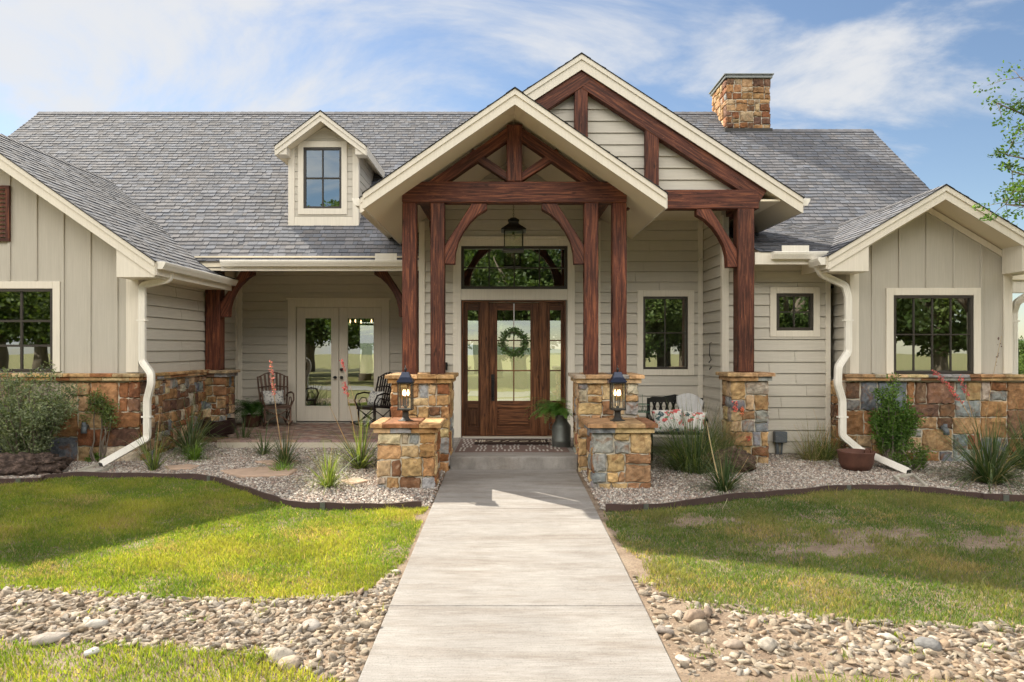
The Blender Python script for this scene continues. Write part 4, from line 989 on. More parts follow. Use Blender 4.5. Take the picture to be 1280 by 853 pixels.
# gutters
def gutter_prof(sg):   # 2D, x outward
    p = [(0, 0), (0, .115), (.115, .115), (.125, .105), (.115, .07), (.085, .02), (.075, 0)]
    return p
def gutter(kind, a0, a1, base, z, sg, parent, label=None):
    m = MB(); pr = [(base + sg * u, z + v) for u, v in gutter_prof(sg)]
    if kind == 'x': m.prism([(p, q) for p, q in pr] if sg < 0 else pr[::-1], 'x', a0, a1)
    else: m.prism(pr if sg < 0 else pr[::-1], 'y', a0, a1)
    return m.build('gutter', M['metal_white'], parent, bev=.003, label=label)
gutter('x', -5.28, -1.62, 13.374, 3.125, -1, mainr, 'gutter over the side porch'); gutter('x', 4.15, 5.0, 11.294, 3.005, -1, mainr, 'gutter above the small window')
gutter('y', 10.93, 13.93, -5.30, 2.815, 1, lr); gutter('y', 10.93, 11.35, 4.85, 2.88, -1, rr); gutter('y', 10.93, 14.5, 8.45, 2.88, 1, rr)
gutter('y', 11.3, 13.4, -2.30, 3.85, -1, bg); gutter('y', 11.3, 13.4, 4.65, 3.85, 1, bg)
m = MB(); m.box(-2.42, -2.02, 13.26, 13.275, 3.24, 3.36); m.build('splash_guard', M['metal_white'], mainr); m = MB(); m.box(4.28, 4.70, 11.18, 11.195, 3.12, 3.21); m.build('splash_guard', M['metal_white'], mainr)
# downspouts
def spout(px, label):
    pts = [Vector((X(a, D), D, Z(b, D))) for a, b, D in px]
    # round the corners
    q = [pts[0]]
    for i in range(1, len(pts) - 1):
        a, b_, c_ = pts[i - 1], pts[i], pts[i + 1]; r = min(.045, (b_ - a).length * .4, (c_ - b_).length * .4)
        A = b_ + (a - b_).normalized() * r; Cc = b_ + (c_ - b_).normalized() * r
        for t in (0, .33, .67, 1): q.append(A * (1 - t) ** 2 + b_ * 2 * t * (1 - t) + Cc * t * t)
    q.append(pts[-1]); m = MB(); m.rtube(q, .10, .07, (0, 1, 0))
    for dx in (-.026, .0, .026): m.rtube([p + Vector((dx, -.036, 0)) for p in q[1:-1]], .009, .008, (0, 1, 0))
    o = m.build('downspout', M['metal_white'], house, bev=.008, label=label, bseg=2)
    for zz_ in (.55, 2.05):
        for i in range(len(q) - 1):
            if min(q[i].z, q[i + 1].z) < zz_ < max(q[i].z, q[i + 1].z) and abs(q[i].x - q[i + 1].x) < .04:
                t_ = (zz_ - q[i].z) / (q[i + 1].z - q[i].z); p = q[i].lerp(q[i + 1], t_); b_ = MB(); b_.box(p.x - .075, p.x + .075, p.y - .041, p.y + .04, p.z - .012, p.z + .012); b_.build('strap', M['metal_white'], o)
    e = pts[-1]; d = (pts[-1] - pts[-2]).normalized(); m = MB(); m.beam(e - d * .002, e + d * .004, .085, .06); m.build('spout_opening', M['black'], o)
    return o
spout([(213, 338, 11.45), (211, 350, 11.40), (178, 357, 11.27), (178, 452, 11.27), (189, 467, 11.16), (189, 480, 11.14), (184, 500, 11.18), (184, 548, 11.18), (126, 581, 10.55)], 'white downspout crossing the stone base of the wider wing')
spout([(1020, 330, 11.2), (1028, 344, 11.25), (1056, 357, 11.25), (1060, 372, 11.25), (1060, 440, 11.25), (1048, 458, 11.1), (1047, 480, 11.1), (1053, 500, 11.14), (1053, 545, 11.14), (1075, 563, 11.1), (1136, 590, 10.35)], 'white downspout ending behind the rusty bowl')
spout([(1291, 345, 11.2), (1290, 366, 11.3), (1271, 378, 11.45), (1267, 390, 11.6), (1267, 560, 11.6), (1280, 566, 11.4)], 'white downspout at the outer corner of the narrow wing')
# vent elbows and boxes
def elbow(x, z, lab):
    m = MB(); m.tube([(x, WF - .12, z + .05), (x, WF - .19, z + .05), (x + .01, WF - .21, z + .01), (x + .01, WF - .215, z - .05)], .042, 12); m.tube([(x, WF - .195, z + .12), (x, WF - .2, z + .03)], .03, 10); m.build('vent_elbow', M['plastic'], house, smooth=True, label=lab)
elbow(X(114, WF), Z(536, WF), 'dark pipe elbow beside the sparse shrub'); elbow(X(1172, WF), Z(538, WF), 'dark pipe elbow behind the spiky plant')
m = MB(); x, z = X(973, SW), Z(548, SW); m.box(x - .10, x + .10, SW - .13, SW - .02, z - .06, z + .12); o = m.build('junction_box', M['plastic'], house, bev=.01)
m = MB(); m.tube([(x - .05, SW - .06, z - .06), (x - .03, SW - .06, -.2)], .028, 8); m.tube([(x + .04, SW - .06, z - .06), (x + .02, SW - .06, -.2)], .016, 8); m.build('conduit', M['plastic'], o)
m = MB(); x, z = X(876, 12.97), Z(322, 12.97); m.box(x - .03, x + .03, 12.94, 12.985, z - .04, z + .06); m.lathe([(.028, 0), (.03, .02), (.02, .05)], (x, 12.92, z - .05), 10); m.build('motion_sensor', trimz, house)
m = MB(); x = X(556.5, 12.98); m.box(x - .045, x + .045, 12.93, 12.985, 1.22, 1.36); m.build('doorbell', M['black'], house, bev=.008)
m = MB(); x, y = 3.56, 12.45
m.tube([(x, y, 1.72), (x - .04, y, 1.70), (x - .05, y, 1.5), (x - .02, y, 1.42), (x - .06, y, 1.36)], .008, 6); m.tube([(x - .02, y + .05, 1.3), (x - .05, y, 1.24), (x - .02, y - .05, 1.3)], .006, 6); m.build('wall_hook', M['cast'], house)
# ---------------------------------------------------------------- ground, paths, beds
def grid_sheet(name, xs, ys, zf, mat, kind='structure', lift=0.0):
    xs, ys = np.array(xs), np.array(ys); gx, gy = np.meshgrid(xs, ys)
    v = np.stack([gx, gy, zf(gx, gy) + lift], -1).reshape(-1, 3); nx = len(xs)
    i, j = np.meshgrid(np.arange(nx - 1), np.arange(len(ys) - 1)); b = (j * nx + i).ravel()
    f = np.stack([b, b + 1, b + nx + 1, b + nx], -1)
    o = np_mesh(name, v, f, mat, smooth=True); o['kind'] = kind; return o
xs = [-3000, -1200, -500, -200, -90, -45, -25] + list(np.arange(-16, 16.1, .5)) + [25, 45, 90, 200, 500, 1200, 3000]
ys = [-400, -150, -60, -30, -20] + list(np.arange(-14, 20.1, .5)) + [26, 40, 60, 100, 200, 500, 1200, 3000]
def gzz(x, y): return gz(x, y)
grid_sheet('ground', xs, ys, gzz, M['ground'])
def px_of(x, y, z): return HX + x * F / y, HY + (EYE - z) * F / y
# bed outlines (points on the ground), nearest the lawn
L_edge = [(-400, 612), (0, 607), (60, 601), (110, 598), (200, 599), (262, 603), (300, 614), (335, 627), (370, 635), (410, 638), (470, 638), (527, 636)]
R_edge = [(757, 640), (800, 640), (860, 634), (930, 625), (1000, 619), (1060, 615), (1110, 614), (1160, 618), (1220, 624), (1280, 629), (1700, 650)]
def edge_pts(pp): return [ground_pt(a, b) for a, b in pp]
LE, RE = edge_pts(L_edge), edge_pts(R_edge)
def smooth_line(P, n=8):
    P = [Vector(p) for p in P]; out = []
    for i in range(len(P) - 1):
        p0, p1, p2, p3 = P[max(i - 1, 0)], P[i], P[i + 1], P[min(i + 2, len(P) - 1)]
        for k in range(n):
            t = k / n; out.append(0.5 * ((2 * p1) + (p2 - p0) * t + (2 * p0 - 5 * p1 + 4 * p2 - p3) * t * t + (3 * p1 - p0 - 3 * p2 + p3) * t ** 3))
    out.append(P[-1]); return out
LS, RS = smooth_line(LE), smooth_line(RE)
lx, ly = np.array([p.x for p in LS]), np.array([p.y for p in LS]); rx, ry = np.array([p.x for p in RS]), np.array([p.y for p in RS])
o_ = np.argsort(lx); lx, ly = lx[o_], ly[o_]; o_ = np.argsort(rx); rx, ry = rx[o_], ry[o_]
def in_bed(x, y):
    """between the edging and the house"""
    l = (x < -.90) & (y > np.interp(x, lx, ly)); r = (x > 1.06) & (y > np.interp(x, rx, ry)); return l | r
# gravel bed sheets
def bed_sheet(name, ex, ey, back, lab):
    n = len(ex); v = []; f = []
    rows = 12
    for j in range(rows):
        t = j / (rows - 1)
        for i in range(n):
            y = ey[i] * (1 - t) + back * t; v.append((ex[i], y, float(gz(0, y)) + .012))
    for j in range(rows - 1):
        for i in range(n - 1): f.append((j * n + i, j * n + i + 1, (j + 1) * n + i + 1, (j + 1) * n + i))
    o = np_mesh(name, np.array(v), np.array(f), M['gravelbase']); o['kind'] = 'structure'; o['label'] = lab; return o
bed_sheet('gravel_bed', lx[lx > -12], ly[lx > -12], 14.4, 'gravel bed before the wider wing and side porch'); bed_sheet('gravel_bed', rx[rx < 11], ry[rx < 11], 13.0, 'gravel bed before the bench and narrow wing')
def edging(P, label):
    m = MB(); P = [Vector(p) for p in P]; n = len(P); h = .085; t = .014; v0 = len(m.v)
    for i, p in enumerate(P):
        d = (P[min(i + 1, n - 1)] - P[max(i - 1, 0)]); d.z = 0; d.normalize(); s = Vector((d.y, -d.x, 0)); hh = h + .007 * math.sin(i * .37) + .004 * math.sin(i * .9)
        for a, b in ((-1, -.05), (1, -.05), (1, hh), (-1, hh)): q = p + s * t * a; m.v.append((q.x, q.y, p.z + b))
    for i in range(n - 1):
        for j in range(4):
            j2 = (j + 1) % 4; m.face((v0 + i * 4 + j, v0 + i * 4 + j2, v0 + (i + 1) * 4 + j2, v0 + (i + 1) * 4 + j))
    m.face((v0, v0 + 1, v0 + 2, v0 + 3)); e = v0 + 4 * (n - 1); m.face((e + 3, e + 2, e + 1, e))
    o = m.build('bed_edging', M['edging'], None, loc=tuple(P[n // 2])); setprops(o, label, 'edging', 'edging strips along the beds')
    k = MB()
    for i in range(9, n - 3, 31):
        p = P[i]; d = (P[i + 1] - P[i - 1]); d.z = 0; d.normalize(); s = Vector((d.y, -d.x, 0))
        if s.y > 0: s = -s
        k.obox(p + s * .018 + Vector((0, 0, .045)), d * .03, s * .005, Vector((0, 0, .045)))
    if k.v: k.build('edging_clip', M['galv'], o)
    return o
edging(LS, 'dark brown edging strip curving past the french doors lawn'); edging(RS, 'dark brown edging strip along the patchy lawn')
def soil_sheet(name, x0, x1, ya, yb, lift, mat):
    xs_ = np.linspace(x0, x1, 30); ys_ = np.linspace(ya, yb, 40); o = grid_sheet(name, xs_, ys_, gzz, mat, 'structure', lift); return o
soil_sheet('lawn_soil', -11, -.885, 2.0, 10.9, .004, M['dirt']); soil_sheet('lawn_soil', 1.04, 11, 2.0, 10.9, .004, M['dirt'])
# walkway: three slabs with joints
m = MB(); wx0, wx1 = -.88, 1.035
for a, b in ((-6, -3.6), (-3.593, -.6), (-.593, 2.4), (2.407, 5.40), (5.408, 8.37), (8.377, 10.71)):
    za, zb_ = float(gz(0, a)) + .022, float(gz(0, b)) + .022
    m.hexa([(wx0, a, za - .15), (wx1, a, za - .15), (wx1, a, za), (wx0, a, za), (wx0, b, zb_ - .15), (wx1, b, zb_ - .15), (wx1, b, zb_), (wx0, b, zb_)])
o = m.build('walkway', M['concrete'], None, bev=.008, bseg=2); o['kind'] = 'structure'
# porch slab and patio
m = MB(); m.box(-.84, 1.06, 10.72, 13.0, -.25, 0); m.box(-1.5, -.842, 11.52, 13.0, -.25, -.002); m.box(1.062, 3.56, 11.9, 13.0, -.25, -.002)
o = m.build('porch_floor', M['concrete'], None, bev=.012, bseg=2); o['kind'] = 'structure'
m = MB(); m.box(-5.05, -1.75, 12.55, 13.4, -.25, -.03); m.box(-5.80, -1.57, 13.4, 15.58, -.25, -.031); o = m.build('patio_base', M['mortar'], None); o['kind'] = 'structure'
m = MB(); rb = random.Random(3); bl, bw = .2, .1
def brick(cx, cy, ang):
    ca, sa = math.cos(ang), math.sin(ang); col = rb.choice([(.25, .15, .115), (.30, .19, .15), (.22, .16, .135), (.34, .26, .21)]); k = rb.uniform(.85, 1.15); col = tuple(c * k for c in col)
    m.obox((cx, cy, -.012), (ca * (bl / 2 - .004), sa * (bl / 2 - .004), 0), (-sa * (bw / 2 - .004), ca * (bw / 2 - .004), 0), (0, 0, .014 + rb.uniform(-.002, .002)), 0, col)
A = R(45)
for i in range(-40, 41):
    for j in range(-26, 27):
        # herringbone: pairs in an L lattice
        for (ox, oy, an) in ((0, 0, 0), (.15, .05, R(90))):
            u, v = i * .1 + j * .2 * 1 + ox - j * .0, -i * .1 + j * .2 + oy
            X_, Y_ = u * math.cos(A) - v * math.sin(A) - 3.4, u * math.sin(A) + v * math.cos(A) + 14.0
            inside = (-5.72 < X_ < -1.65 and 13.4 < Y_ < 15.5) or (-4.97 < X_ < -1.83 and 12.63 < Y_ <= 13.45)
            if inside and not (X_ < -5.3 and 13.7 < Y_ < 14.3): brick(X_, Y_, an + A)
o = m.build('brick_patio', M['brick'], None, bev=0); o['kind'] = 'structure'
m = MB()
x = -5.05
while x < -1.8:
    m.obox((x + .1, 12.6, -.01), (.096, 0, 0), (0, .046, 0), (0, 0, .02), 0, tuple(c * rb.uniform(.85, 1.1) for c in (.33, .24, .19))); x += .2
o = m.build('patio_border', M['brick'], None); o['kind'] = 'structure'
# drive behind the camera, seen only mirrored in the glass
def sheet(name, pts, mat, lift): 
    m = MB(); m.poly([(a, b, float(gz(0, b)) + lift) for a, b in pts]); o = m.build(name, mat, None); o['kind'] = 'structure'; return o
m = MB()
yy = [-15, -13, -11, -9, -7.5]
for a, b in zip(yy[:-1], yy[1:]): m.poly([(-200, a, float(gz(0, a)) + .02), (200, a, float(gz(0, a)) + .02), (200, b, float(gz(0, b)) + .02), (-200, b, float(gz(0, b)) + .02)])
o = m.build('drive', M['road'], None); o['kind'] = 'structure'
# --- region limits in the photograph's plan
def region_y(pp):
    g = [ground_pt(a, b) for a, b in pp]; return np.array([p[0] for p in g]), np.array([p[1] for p in g])
Lr1 = region_y([(-500, 732), (0, 733), (60, 738), (130, 742), (230, 748), (330, 750), (420, 747), (460, 738), (490, 716)])
Lr2 = region_y([(-500, 800), (0, 803), (100, 806), (200, 812), (270, 818), (330, 828), (390, 842), (425, 860)])
Rr1 = region_y([(800, 722), (835, 742), (870, 750), (930, 760), (1000, 768), (1100, 778), (1280, 783), (1800, 790)])
Rr2 = region_y([(850, 846), (900, 846), (1000, 842), (1100, 846), (1200, 850), (1280, 856), (1800, 870)])
def in_rocks(x, y):
    l = (x < -.90) & (y < np.interp(x, *Lr1)) & (y > np.interp(x, *Lr2)); r = (x > 1.06) & (y < np.interp(x, *Rr1)) & (y > np.interp(x, *Rr2)); return l | r
def noise2(x, y, s, seed=0):
    r = np.random.default_rng(seed); o = np.zeros_like(x); amp = 1; tot = 0; f = s
    for k in range(4):
        for q in range(3):
            a = r.uniform(0, 2 * np.pi); o += amp * np.sin((x * np.cos(a) + y * np.sin(a)) * f * r.uniform(.7, 1.4) + r.uniform(0, 6.28)); 
        tot += amp * 3; amp *= .62; f *= 2.0
    return o / tot * 2.2
# dirt sheet on the patchy right side and along the walk
def dirt_amount(x, y):
    d = np.zeros_like(x)
    e = np.where(x > 1.03, x - 1.035, np.where(x < -.88, -.88 - x, 9)); wdt = np.where(x > 0, .07, .03) + .13 * noise2(x, y, 3.6, 4)
    d = np.maximum(d, np.clip(1.6 - e / np.maximum(wdt, .03), 0, 1))
    c = [(3.4, 7.4, .75, .35), (4.7, 7.0, 1.0, .30), (3.3, 6.85, .5, .3), (4.05, 7.35, .9, .28), (2.2, 7.9, .35, .25), (2.6, 6.9, .5, .25), (5.8, 7.5, .7, .2)]
    for a, b, w_, h_ in c: d = np.maximum(d, np.clip(1.15 - np.hypot((x - a) / w_, (y - b) / h_) + .85 * noise2(x, y, 5.5, 9), 0, 1) * .86)
    return d
# --- lawn blades
def blades(name, region, n, hmean, seed, lab, cols, width=.006, group='lawn'):
    r = np.random.default_rng(seed); x0, x1, y0, y1 = region[0]
    x = r.uniform(x0, x1, n); y = r.uniform(y0, y1, n); keep = region[1](x, y, r); x, y = x[keep], y[keep]; n = len(x)
    z = gz(x, y); patch = noise2(x, y, 2.6, seed + 1); h = hmean * r.uniform(.45, 1.45, n) * (1 + .28 * patch + .30 * noise2(x, y, 9.0, seed + 3)); h *= np.where(r.random(n) < .012, 2.1, 1.0); h = np.maximum(h, .008)
    th = r.uniform(0, 2 * np.pi, n); la = r.uniform(0, 2 * np.pi, n); le = r.uniform(.15, .9, n) * h; w_ = width * r.uniform(.7, 1.4, n)
    dx, dy = np.cos(th) * w_ / 2, np.sin(th) * w_ / 2
    v = np.empty((n, 5, 3)); mx, my = np.cos(la) * le, np.sin(la) * le
    v[:, 0] = np.stack([x - dx, y - dy, z], -1); v[:, 1] = np.stack([x + dx, y + dy, z], -1)
    v[:, 2] = np.stack([x + dx * .8 + mx * .35, y + dy * .8 + my * .35, z + h * .6], -1); v[:, 3] = np.stack([x - dx * .8 + mx * .35, y - dy * .8 + my * .35, z + h * .6], -1)
    v[:, 4] = np.stack([x + mx, y + my, z + h * .95], -1)
    b = np.arange(n)[:, None] * 5
    f = np.concatenate([b + np.array([[0, 1, 2]]), b + np.array([[0, 2, 3]]), b + np.array([[3, 2, 4]])], 1).reshape(-1, 3)
    cols = np.array(cols); ci = cols[np.clip(((patch * .5 + .5) * len(cols) + r.normal(0, .8, n)).astype(int), 0, len(cols) - 1)] * r.uniform(.75, 1.25, (n, 1))
    dry = r.random(n) < (.08 + .55 * np.clip(noise2(x, y, 4.2, seed + 17) - .25, 0, 1) if name == 'lawn' else .05); ci[dry] = np.array([.42, .34, .18]) * r.uniform(.6, 1.1, (dry.sum(), 1))
    o = np_mesh(name, v.reshape(-1, 3), f, M['grass'], np.repeat(ci, 3, 0)); setprops(o, lab, None, None, 'stuff'); return o
GC = [(.12, .195, .032), (.17, .235, .038), (.23, .28, .045), (.30, .31, .065)]
def bedy(x): return np.where(x < 0, np.interp(x, lx, ly), np.interp(x, rx, ry))
def reg_left(x, y, r): return (x < -.90) & (y < bedy(x) - .02) & (y > np.interp(x, *Lr1) - .12 * r.random(len(x)) - .05 * noise2(x, y, 6, 2)) & (r.random(len(x)) > dirt_amount(x, y) * 1.2 + .35 * np.clip(noise2(x, y, 9, 31) - .15, 0, 1)) & ((x > -.76 * y - .4))
def reg_right(x, y, r): return (x > 1.06) & (y < bedy(x) - .02) & (y > np.interp(x, *Rr1) - .15 * r.random(len(x)) - .08 * noise2(x, y, 6, 3)) & (r.random(len(x)) > dirt_amount(x, y) * 1.0 + .02 + .22 * np.clip(noise2(x, y, 5, 8), 0, 1)) & (x < .80 * y + .3)
def reg_front(x, y, r): return (((x < -.90) & (y < np.interp(x, *Lr2) + .10 * noise2(x, y, 5, 5))) | ((x > 1.06) & (y < np.interp(x, *Rr2) - .08 + .1 * noise2(x, y, 5, 6)) & (r.random(len(x)) < .5))) & (np.abs(x) < .80 * y + .5)
blades('lawn', ((-8.5, -.88, 4.7, 10.2), reg_left), 420000, .036, 21, 'thick yellow green lawn on the left of the walkway', GC)
blades('lawn', ((1.03, 9.0, 4.7, 10.0), reg_right), 330000, .034, 22, 'patchy thin lawn on the right of the walkway', [(.095, .165, .042), (.125, .19, .05), (.17, .215, .065), (.23, .235, .09)])
blades('lawn', ((-4.6, 4.6, 3.1, 5.2), reg_front), 90000, .045, 23, 'strip of lawn nearest the camera below the river rocks', GC)
# weeds between the rocks
blades('rock_weeds', ((-5.0, 6.0, 3.6, 6.3), lambda x, y, r: in_rocks(x, y) & (noise2(x, y, 7, 12) > .62) & (r.random(len(x)) < .5)), 60000, .05, 24, 'weeds growing up between the river rocks', GC)
# --- pebbles
cube_v = np.array([(-1, -1, -1), (1, -1, -1), (1, 1, -1), (-1, 1, -1), (-1, -1, 1), (1, -1, 1), (1, 1, 1), (-1, 1, 1)], float)
cube_f = np.array([(0, 3, 2, 1), (4, 5, 6, 7), (0, 1, 5, 4), (1, 2, 6, 5), (2, 3, 7, 6), (3, 0, 4, 7)])
def scatter(name, tv, tf, x, y, z, size, flat, cols, mat, seed, jit=.22, tilt=.5, smooth=False):
    r = np.random.default_rng(seed); n = len(x); V = tv[None] * (1 + r.normal(0, jit, (n, len(tv), 1))) + r.normal(0, jit * .4, (n, len(tv), 3))
    sc_ = np.stack([size * r.uniform(.8, 1.35, n), size * r.uniform(.6, 1.0, n), size * flat * r.uniform(.7, 1.3, n)], -1); V = V * sc_[:, None]
    a, b, c = r.uniform(0, 6.28, n), r.normal(0, tilt, n), r.normal(0, tilt, n)
    def rot(V, i, j, t): u, w = V[..., i].copy(), V[..., j].copy(); V[..., i] = u * np.cos(t)[:, None] - w * np.sin(t)[:, None]; V[..., j] = u * np.sin(t)[:, None] + w * np.cos(t)[:, None]
    rot(V, 0, 2, b); rot(V, 1, 2, c); rot(V, 0, 1, a); V += np.stack([x, y, z], -1)[:, None]
    f = (tf[None] + (np.arange(n) * len(tv))[:, None, None]).reshape(-1, tf.shape[1])
    return np_mesh(name, V.reshape(-1, 3), f, mat, np.repeat(cols, len(tf), 0), smooth=smooth)
PC = np.array([(.41, .355, .30), (.32, .26, .215), (.49, .44, .38), (.23, .18, .15), (.36, .27, .22), (.28, .26, .24), (.55, .51, .45)])
def pebbles(n, x0, x1, y0, y1, seed, lab):
    r = np.random.default_rng(seed); x = r.uniform(x0, x1, n); y = r.uniform(y0, y1, n)
    k = in_bed(x, y) & (np.abs(x) < .80 * y) & (y > bedy(x) + .02) & ~((x > -1.7) & (x < -.85) & (y > 10.6)) & ~((y > 12.5) & (x > -5.1))
    k &= ~((x < -5.7) & (y > 11.3)) & ~((x > 5.3) & (y > 11.3)) & (y < 13.4) & ~((x > 1.1) & (x < 3.5) & (y > 11.9))
    x, y = x[k], y[k]; n = len(x); s = r.uniform(.008, .018, n)
    c = PC[r.integers(0, len(PC), n)] * r.uniform(.75, 1.2, (n, 1))
    o = scatter('gravel', cube_v * .75, cube_f, x, y, gz(x, y) + .016 + r.uniform(0, .012, n), s, .7, c, M['pebble'], seed + 1); setprops(o, lab, None, None, 'stuff')
pebbles(75000, -9.5, -.9, 8.0, 13.4, 51, 'pinkish gravel covering the bed by the french doors'); pebbles(60000, 1.1, 9.2, 8.0, 12.0, 52, 'pinkish gravel covering the bed by the bench')
# --- river rocks
def ico(sub):
    bm = bmesh.new(); bmesh.ops.create_icosphere(bm, subdivisions=sub, radius=1); v = np.array([q.co[:] for q in bm.verts]); f = np.array([[w.index for w in q.verts] for q in bm.faces]); bm.free(); return v, f
iv, if_ = ico(2)
RC = np.array([(.36, .30, .225), (.31, .255, .19), (.40, .34, .265), (.25, .205, .155), (.34, .265, .19), (.44, .38, .31), (.27, .235, .195), (.30, .22, .15)])
def river(n, x0, x1, smin, smax, seed, dens, lab):
    r = np.random.default_rng(seed); x = r.uniform(x0, x1, n); y = r.uniform(3.6, 6.6, n); k = in_rocks(x, y) & (np.abs(x) < .80 * y + .3) & (r.random(n) < dens(x, y)); x, y = x[k], y[k]; n = len(x)
    s = smin + (smax - smin) * r.power(.35, n) if False else smin + (smax - smin) * r.random(n) ** 2.4
    c = RC[r.integers(0, len(RC), n)] * r.uniform(.72, 1.12, (n, 1))
    tv = iv.copy(); q = np.random.default_rng(5)
    for _ in range(9):
        d = q.normal(0, 1, 3); d /= np.linalg.norm(d); tv = tv - np.maximum(tv @ d - q.uniform(.38, .66), 0)[:, None] * d
    tv *= 1.3
    o = scatter('river_rocks', tv, if_, x, y, gz(x, y) + s * .12, s, .30, c, M['rock'], seed + 1, jit=.10, tilt=.38); setprops(o, lab, None, None, 'stuff')
    d = MB()
    return o
river(24000, -5.6, -.9, .011, .050, 61, lambda x, y: np.ones_like(x), 'bed of small pale river rocks on the left of the walkway')
river(19000, 1.05, 6.2, .010, .052, 63, lambda x, y: np.clip(.40 + (x - 1.2) * .3, .4, .95), 'bed of loose pale river rocks and soil on the right of the walkway')
# the biggest rocks, each one a thing
BIG = [(210, 0), (302, 0)]
def rock(x, y, s, lab, grp, seed, flat=.6, tint=None, rotz=None):
    r = np.random.default_rng(seed); v = iv.copy()
    for _ in range(5):
        d = r.normal(0, 1, 3); d /= np.linalg.norm(d); t = v @ d; cutp = r.uniform(.45, .8); v = v - np.maximum(t - cutp, 0)[:, None] * d
    v += r.normal(0, .025, v.shape); v *= np.array([s * 1.15, s * .85, s * flat]); a = rotz if rotz is not None else r.uniform(0, 6.28)
    v = np.stack([v[:, 0] * np.cos(a) - v[:, 1] * np.sin(a), v[:, 0] * np.sin(a) + v[:, 1] * np.cos(a), v[:, 2]], -1)
    z = float(gz(x, y)) + s * flat * .55; c = np.array(tint if tint is not None else RC[r.integers(0, len(RC))]) * r.uniform(.65, .8)
    o = np_mesh('river_rock', v + np.array([x, y, z]), if_, M['rock'], np.tile(c, (len(if_), 1)), loc=(x, y, z)); setprops(o, lab, 'rock', grp); return o
for i, (px, py, s, lab, t, fl) in enumerate([
    (1043, 775, .095, 'upright reddish stone standing at the head of the rock bed', (.36, .27, .20), .8),
    (872, 789, .085, 'wedge shaped tan rock close beside the walkway', (.40, .33, .25), .8),
    (883, 770, .06, 'small brown upright rock behind the wedge shaped one', (.33, .25, .19), .9),
    (831, 793, .075, 'grey brown rock touching the walkway edge', (.33, .28, .24), .6),
    (852, 826, .065, 'flat pale rock low beside the walkway', (.52, .47, .42), .4),
    (960, 812, .085, 'pale rounded rock in the middle of the loose rock bed', (.52, .46, .38), .7),
    (915, 808, .08, 'orange tan flat rock below the wedge shaped rock', (.42, .34, .27), .5),
    (1160, 812, .09, 'dark grey jagged rock among pale ones', (.24, .235, .23), .7),
    (1110, 800, .08, 'broad cream rock beside the dark jagged rock', (.60, .55, .47), .5),
    (348, 826, .11, 'large pale rock at the low end of the small rock bed', (.52, .46, .38), .55),
    (362, 833, .10, 'tan flat rock leaning on the large pale one', (.48, .39, .30), .45),
    (64, 802, .13, 'broad flat rock where the grass meets the rock bed', (.50, .44, .38), .35),
    (390, 785, .10, 'long light rock half way along the rock bed', (.52, .47, .42), .4),
    (122, 783, .09, 'round cream rock in the upper left bed', (.58, .54, .48), .5),
    (114, 818, .075, 'nearly white rock lying in the front grass', (.66, .64, .62), .4),
]):
    g = ground_pt(px if i != 0 else 866, py); rock(g[0], g[1], s * .85, lab, 'largest rocks of the drainage beds', 100 + i, fl, t)
# stepping stones in the left bed
for i, (pp, lab) in enumerate(([[(275, 592), (330, 586), (372, 590), (362, 598), (300, 600)], 'long pinkish flagstone set in the gravel by the edging'], [[(318, 580), (360, 576), (374, 579), (340, 585)], 'reddish flagstone set behind the long pinkish one'],
                       [[(205, 586), (235, 583), (250, 585), (240, 589), (212, 590)], 'dark flagstone beside the green tufts'], [[(425, 604), (447, 600), (462, 604), (440, 610)], 'small sandy flagstone behind the front tuft'])):
    P = [ground_pt(a, b) for a, b in pp]; m = MB(); n = len(P); zz_ = max(p[2] for p in P) + .035; P = P[::-1] if False else P
    m.prism([(p[0], p[1]) for p in P][::-1], 'z', zz_ - .04, zz_); o = m.build('flagstone', M['flag'], None, bev=.01, loc=P[0]); setprops(o, lab, 'flagstone', 'flagstones in the gravel')
# ---------------------------------------------------------------- plants
def leaf_cloud(name, mat, ctr, rad, n, size, cols, seed, parent=None, loc=(0, 0, 0), aspect=.5, up=0.0, label=None, shell=0.0):
    """leaf sized quads in many small clumps; ctr (K,3), rad (K,) or (K,3)"""
    r = np.random.default_rng(seed); ctr = np.asarray(ctr, float); K = len(ctr); rad = np.asarray(rad, float)
    if rad.ndim == 1: rad = np.repeat(rad[:, None], 3, 1)
    k = r.integers(0, K, n); d = r.normal(0, 1, (n, 3)); d /= np.linalg.norm(d, axis=1)[:, None]; q = r.random(n) ** (.33 if shell == 0 else .33 * (1 - shell))
    p = ctr[k] + d * rad[k] * q[:, None]
    a = r.normal(0, 1, (n, 3)); a[:, 2] = a[:, 2] * .7 + up; a /= np.linalg.norm(a, axis=1)[:, None]
    b = np.cross(a, r.normal(0, 1, (n, 3))); b /= np.linalg.norm(b, axis=1)[:, None] + 1e-9
    s = size * r.uniform(.6, 1.3, n); A, B = a * s[:, None], b * (s * aspect)[:, None]
    v = np.stack([p, p + A * .5 + B * .5, p + A, p + A * .5 - B * .5], 1)
    cols = np.array(cols); cc = cols[(k * 7 + r.integers(0, 2, n)) % len(cols)] * r.uniform(.75, 1.25, (n, 1))
    f = np.arange(n * 4).reshape(n, 4)
    o = np_mesh(name, v.reshape(-1, 3), f, mat, cc, parent, loc)
    if label: o['label'] = label
    return o
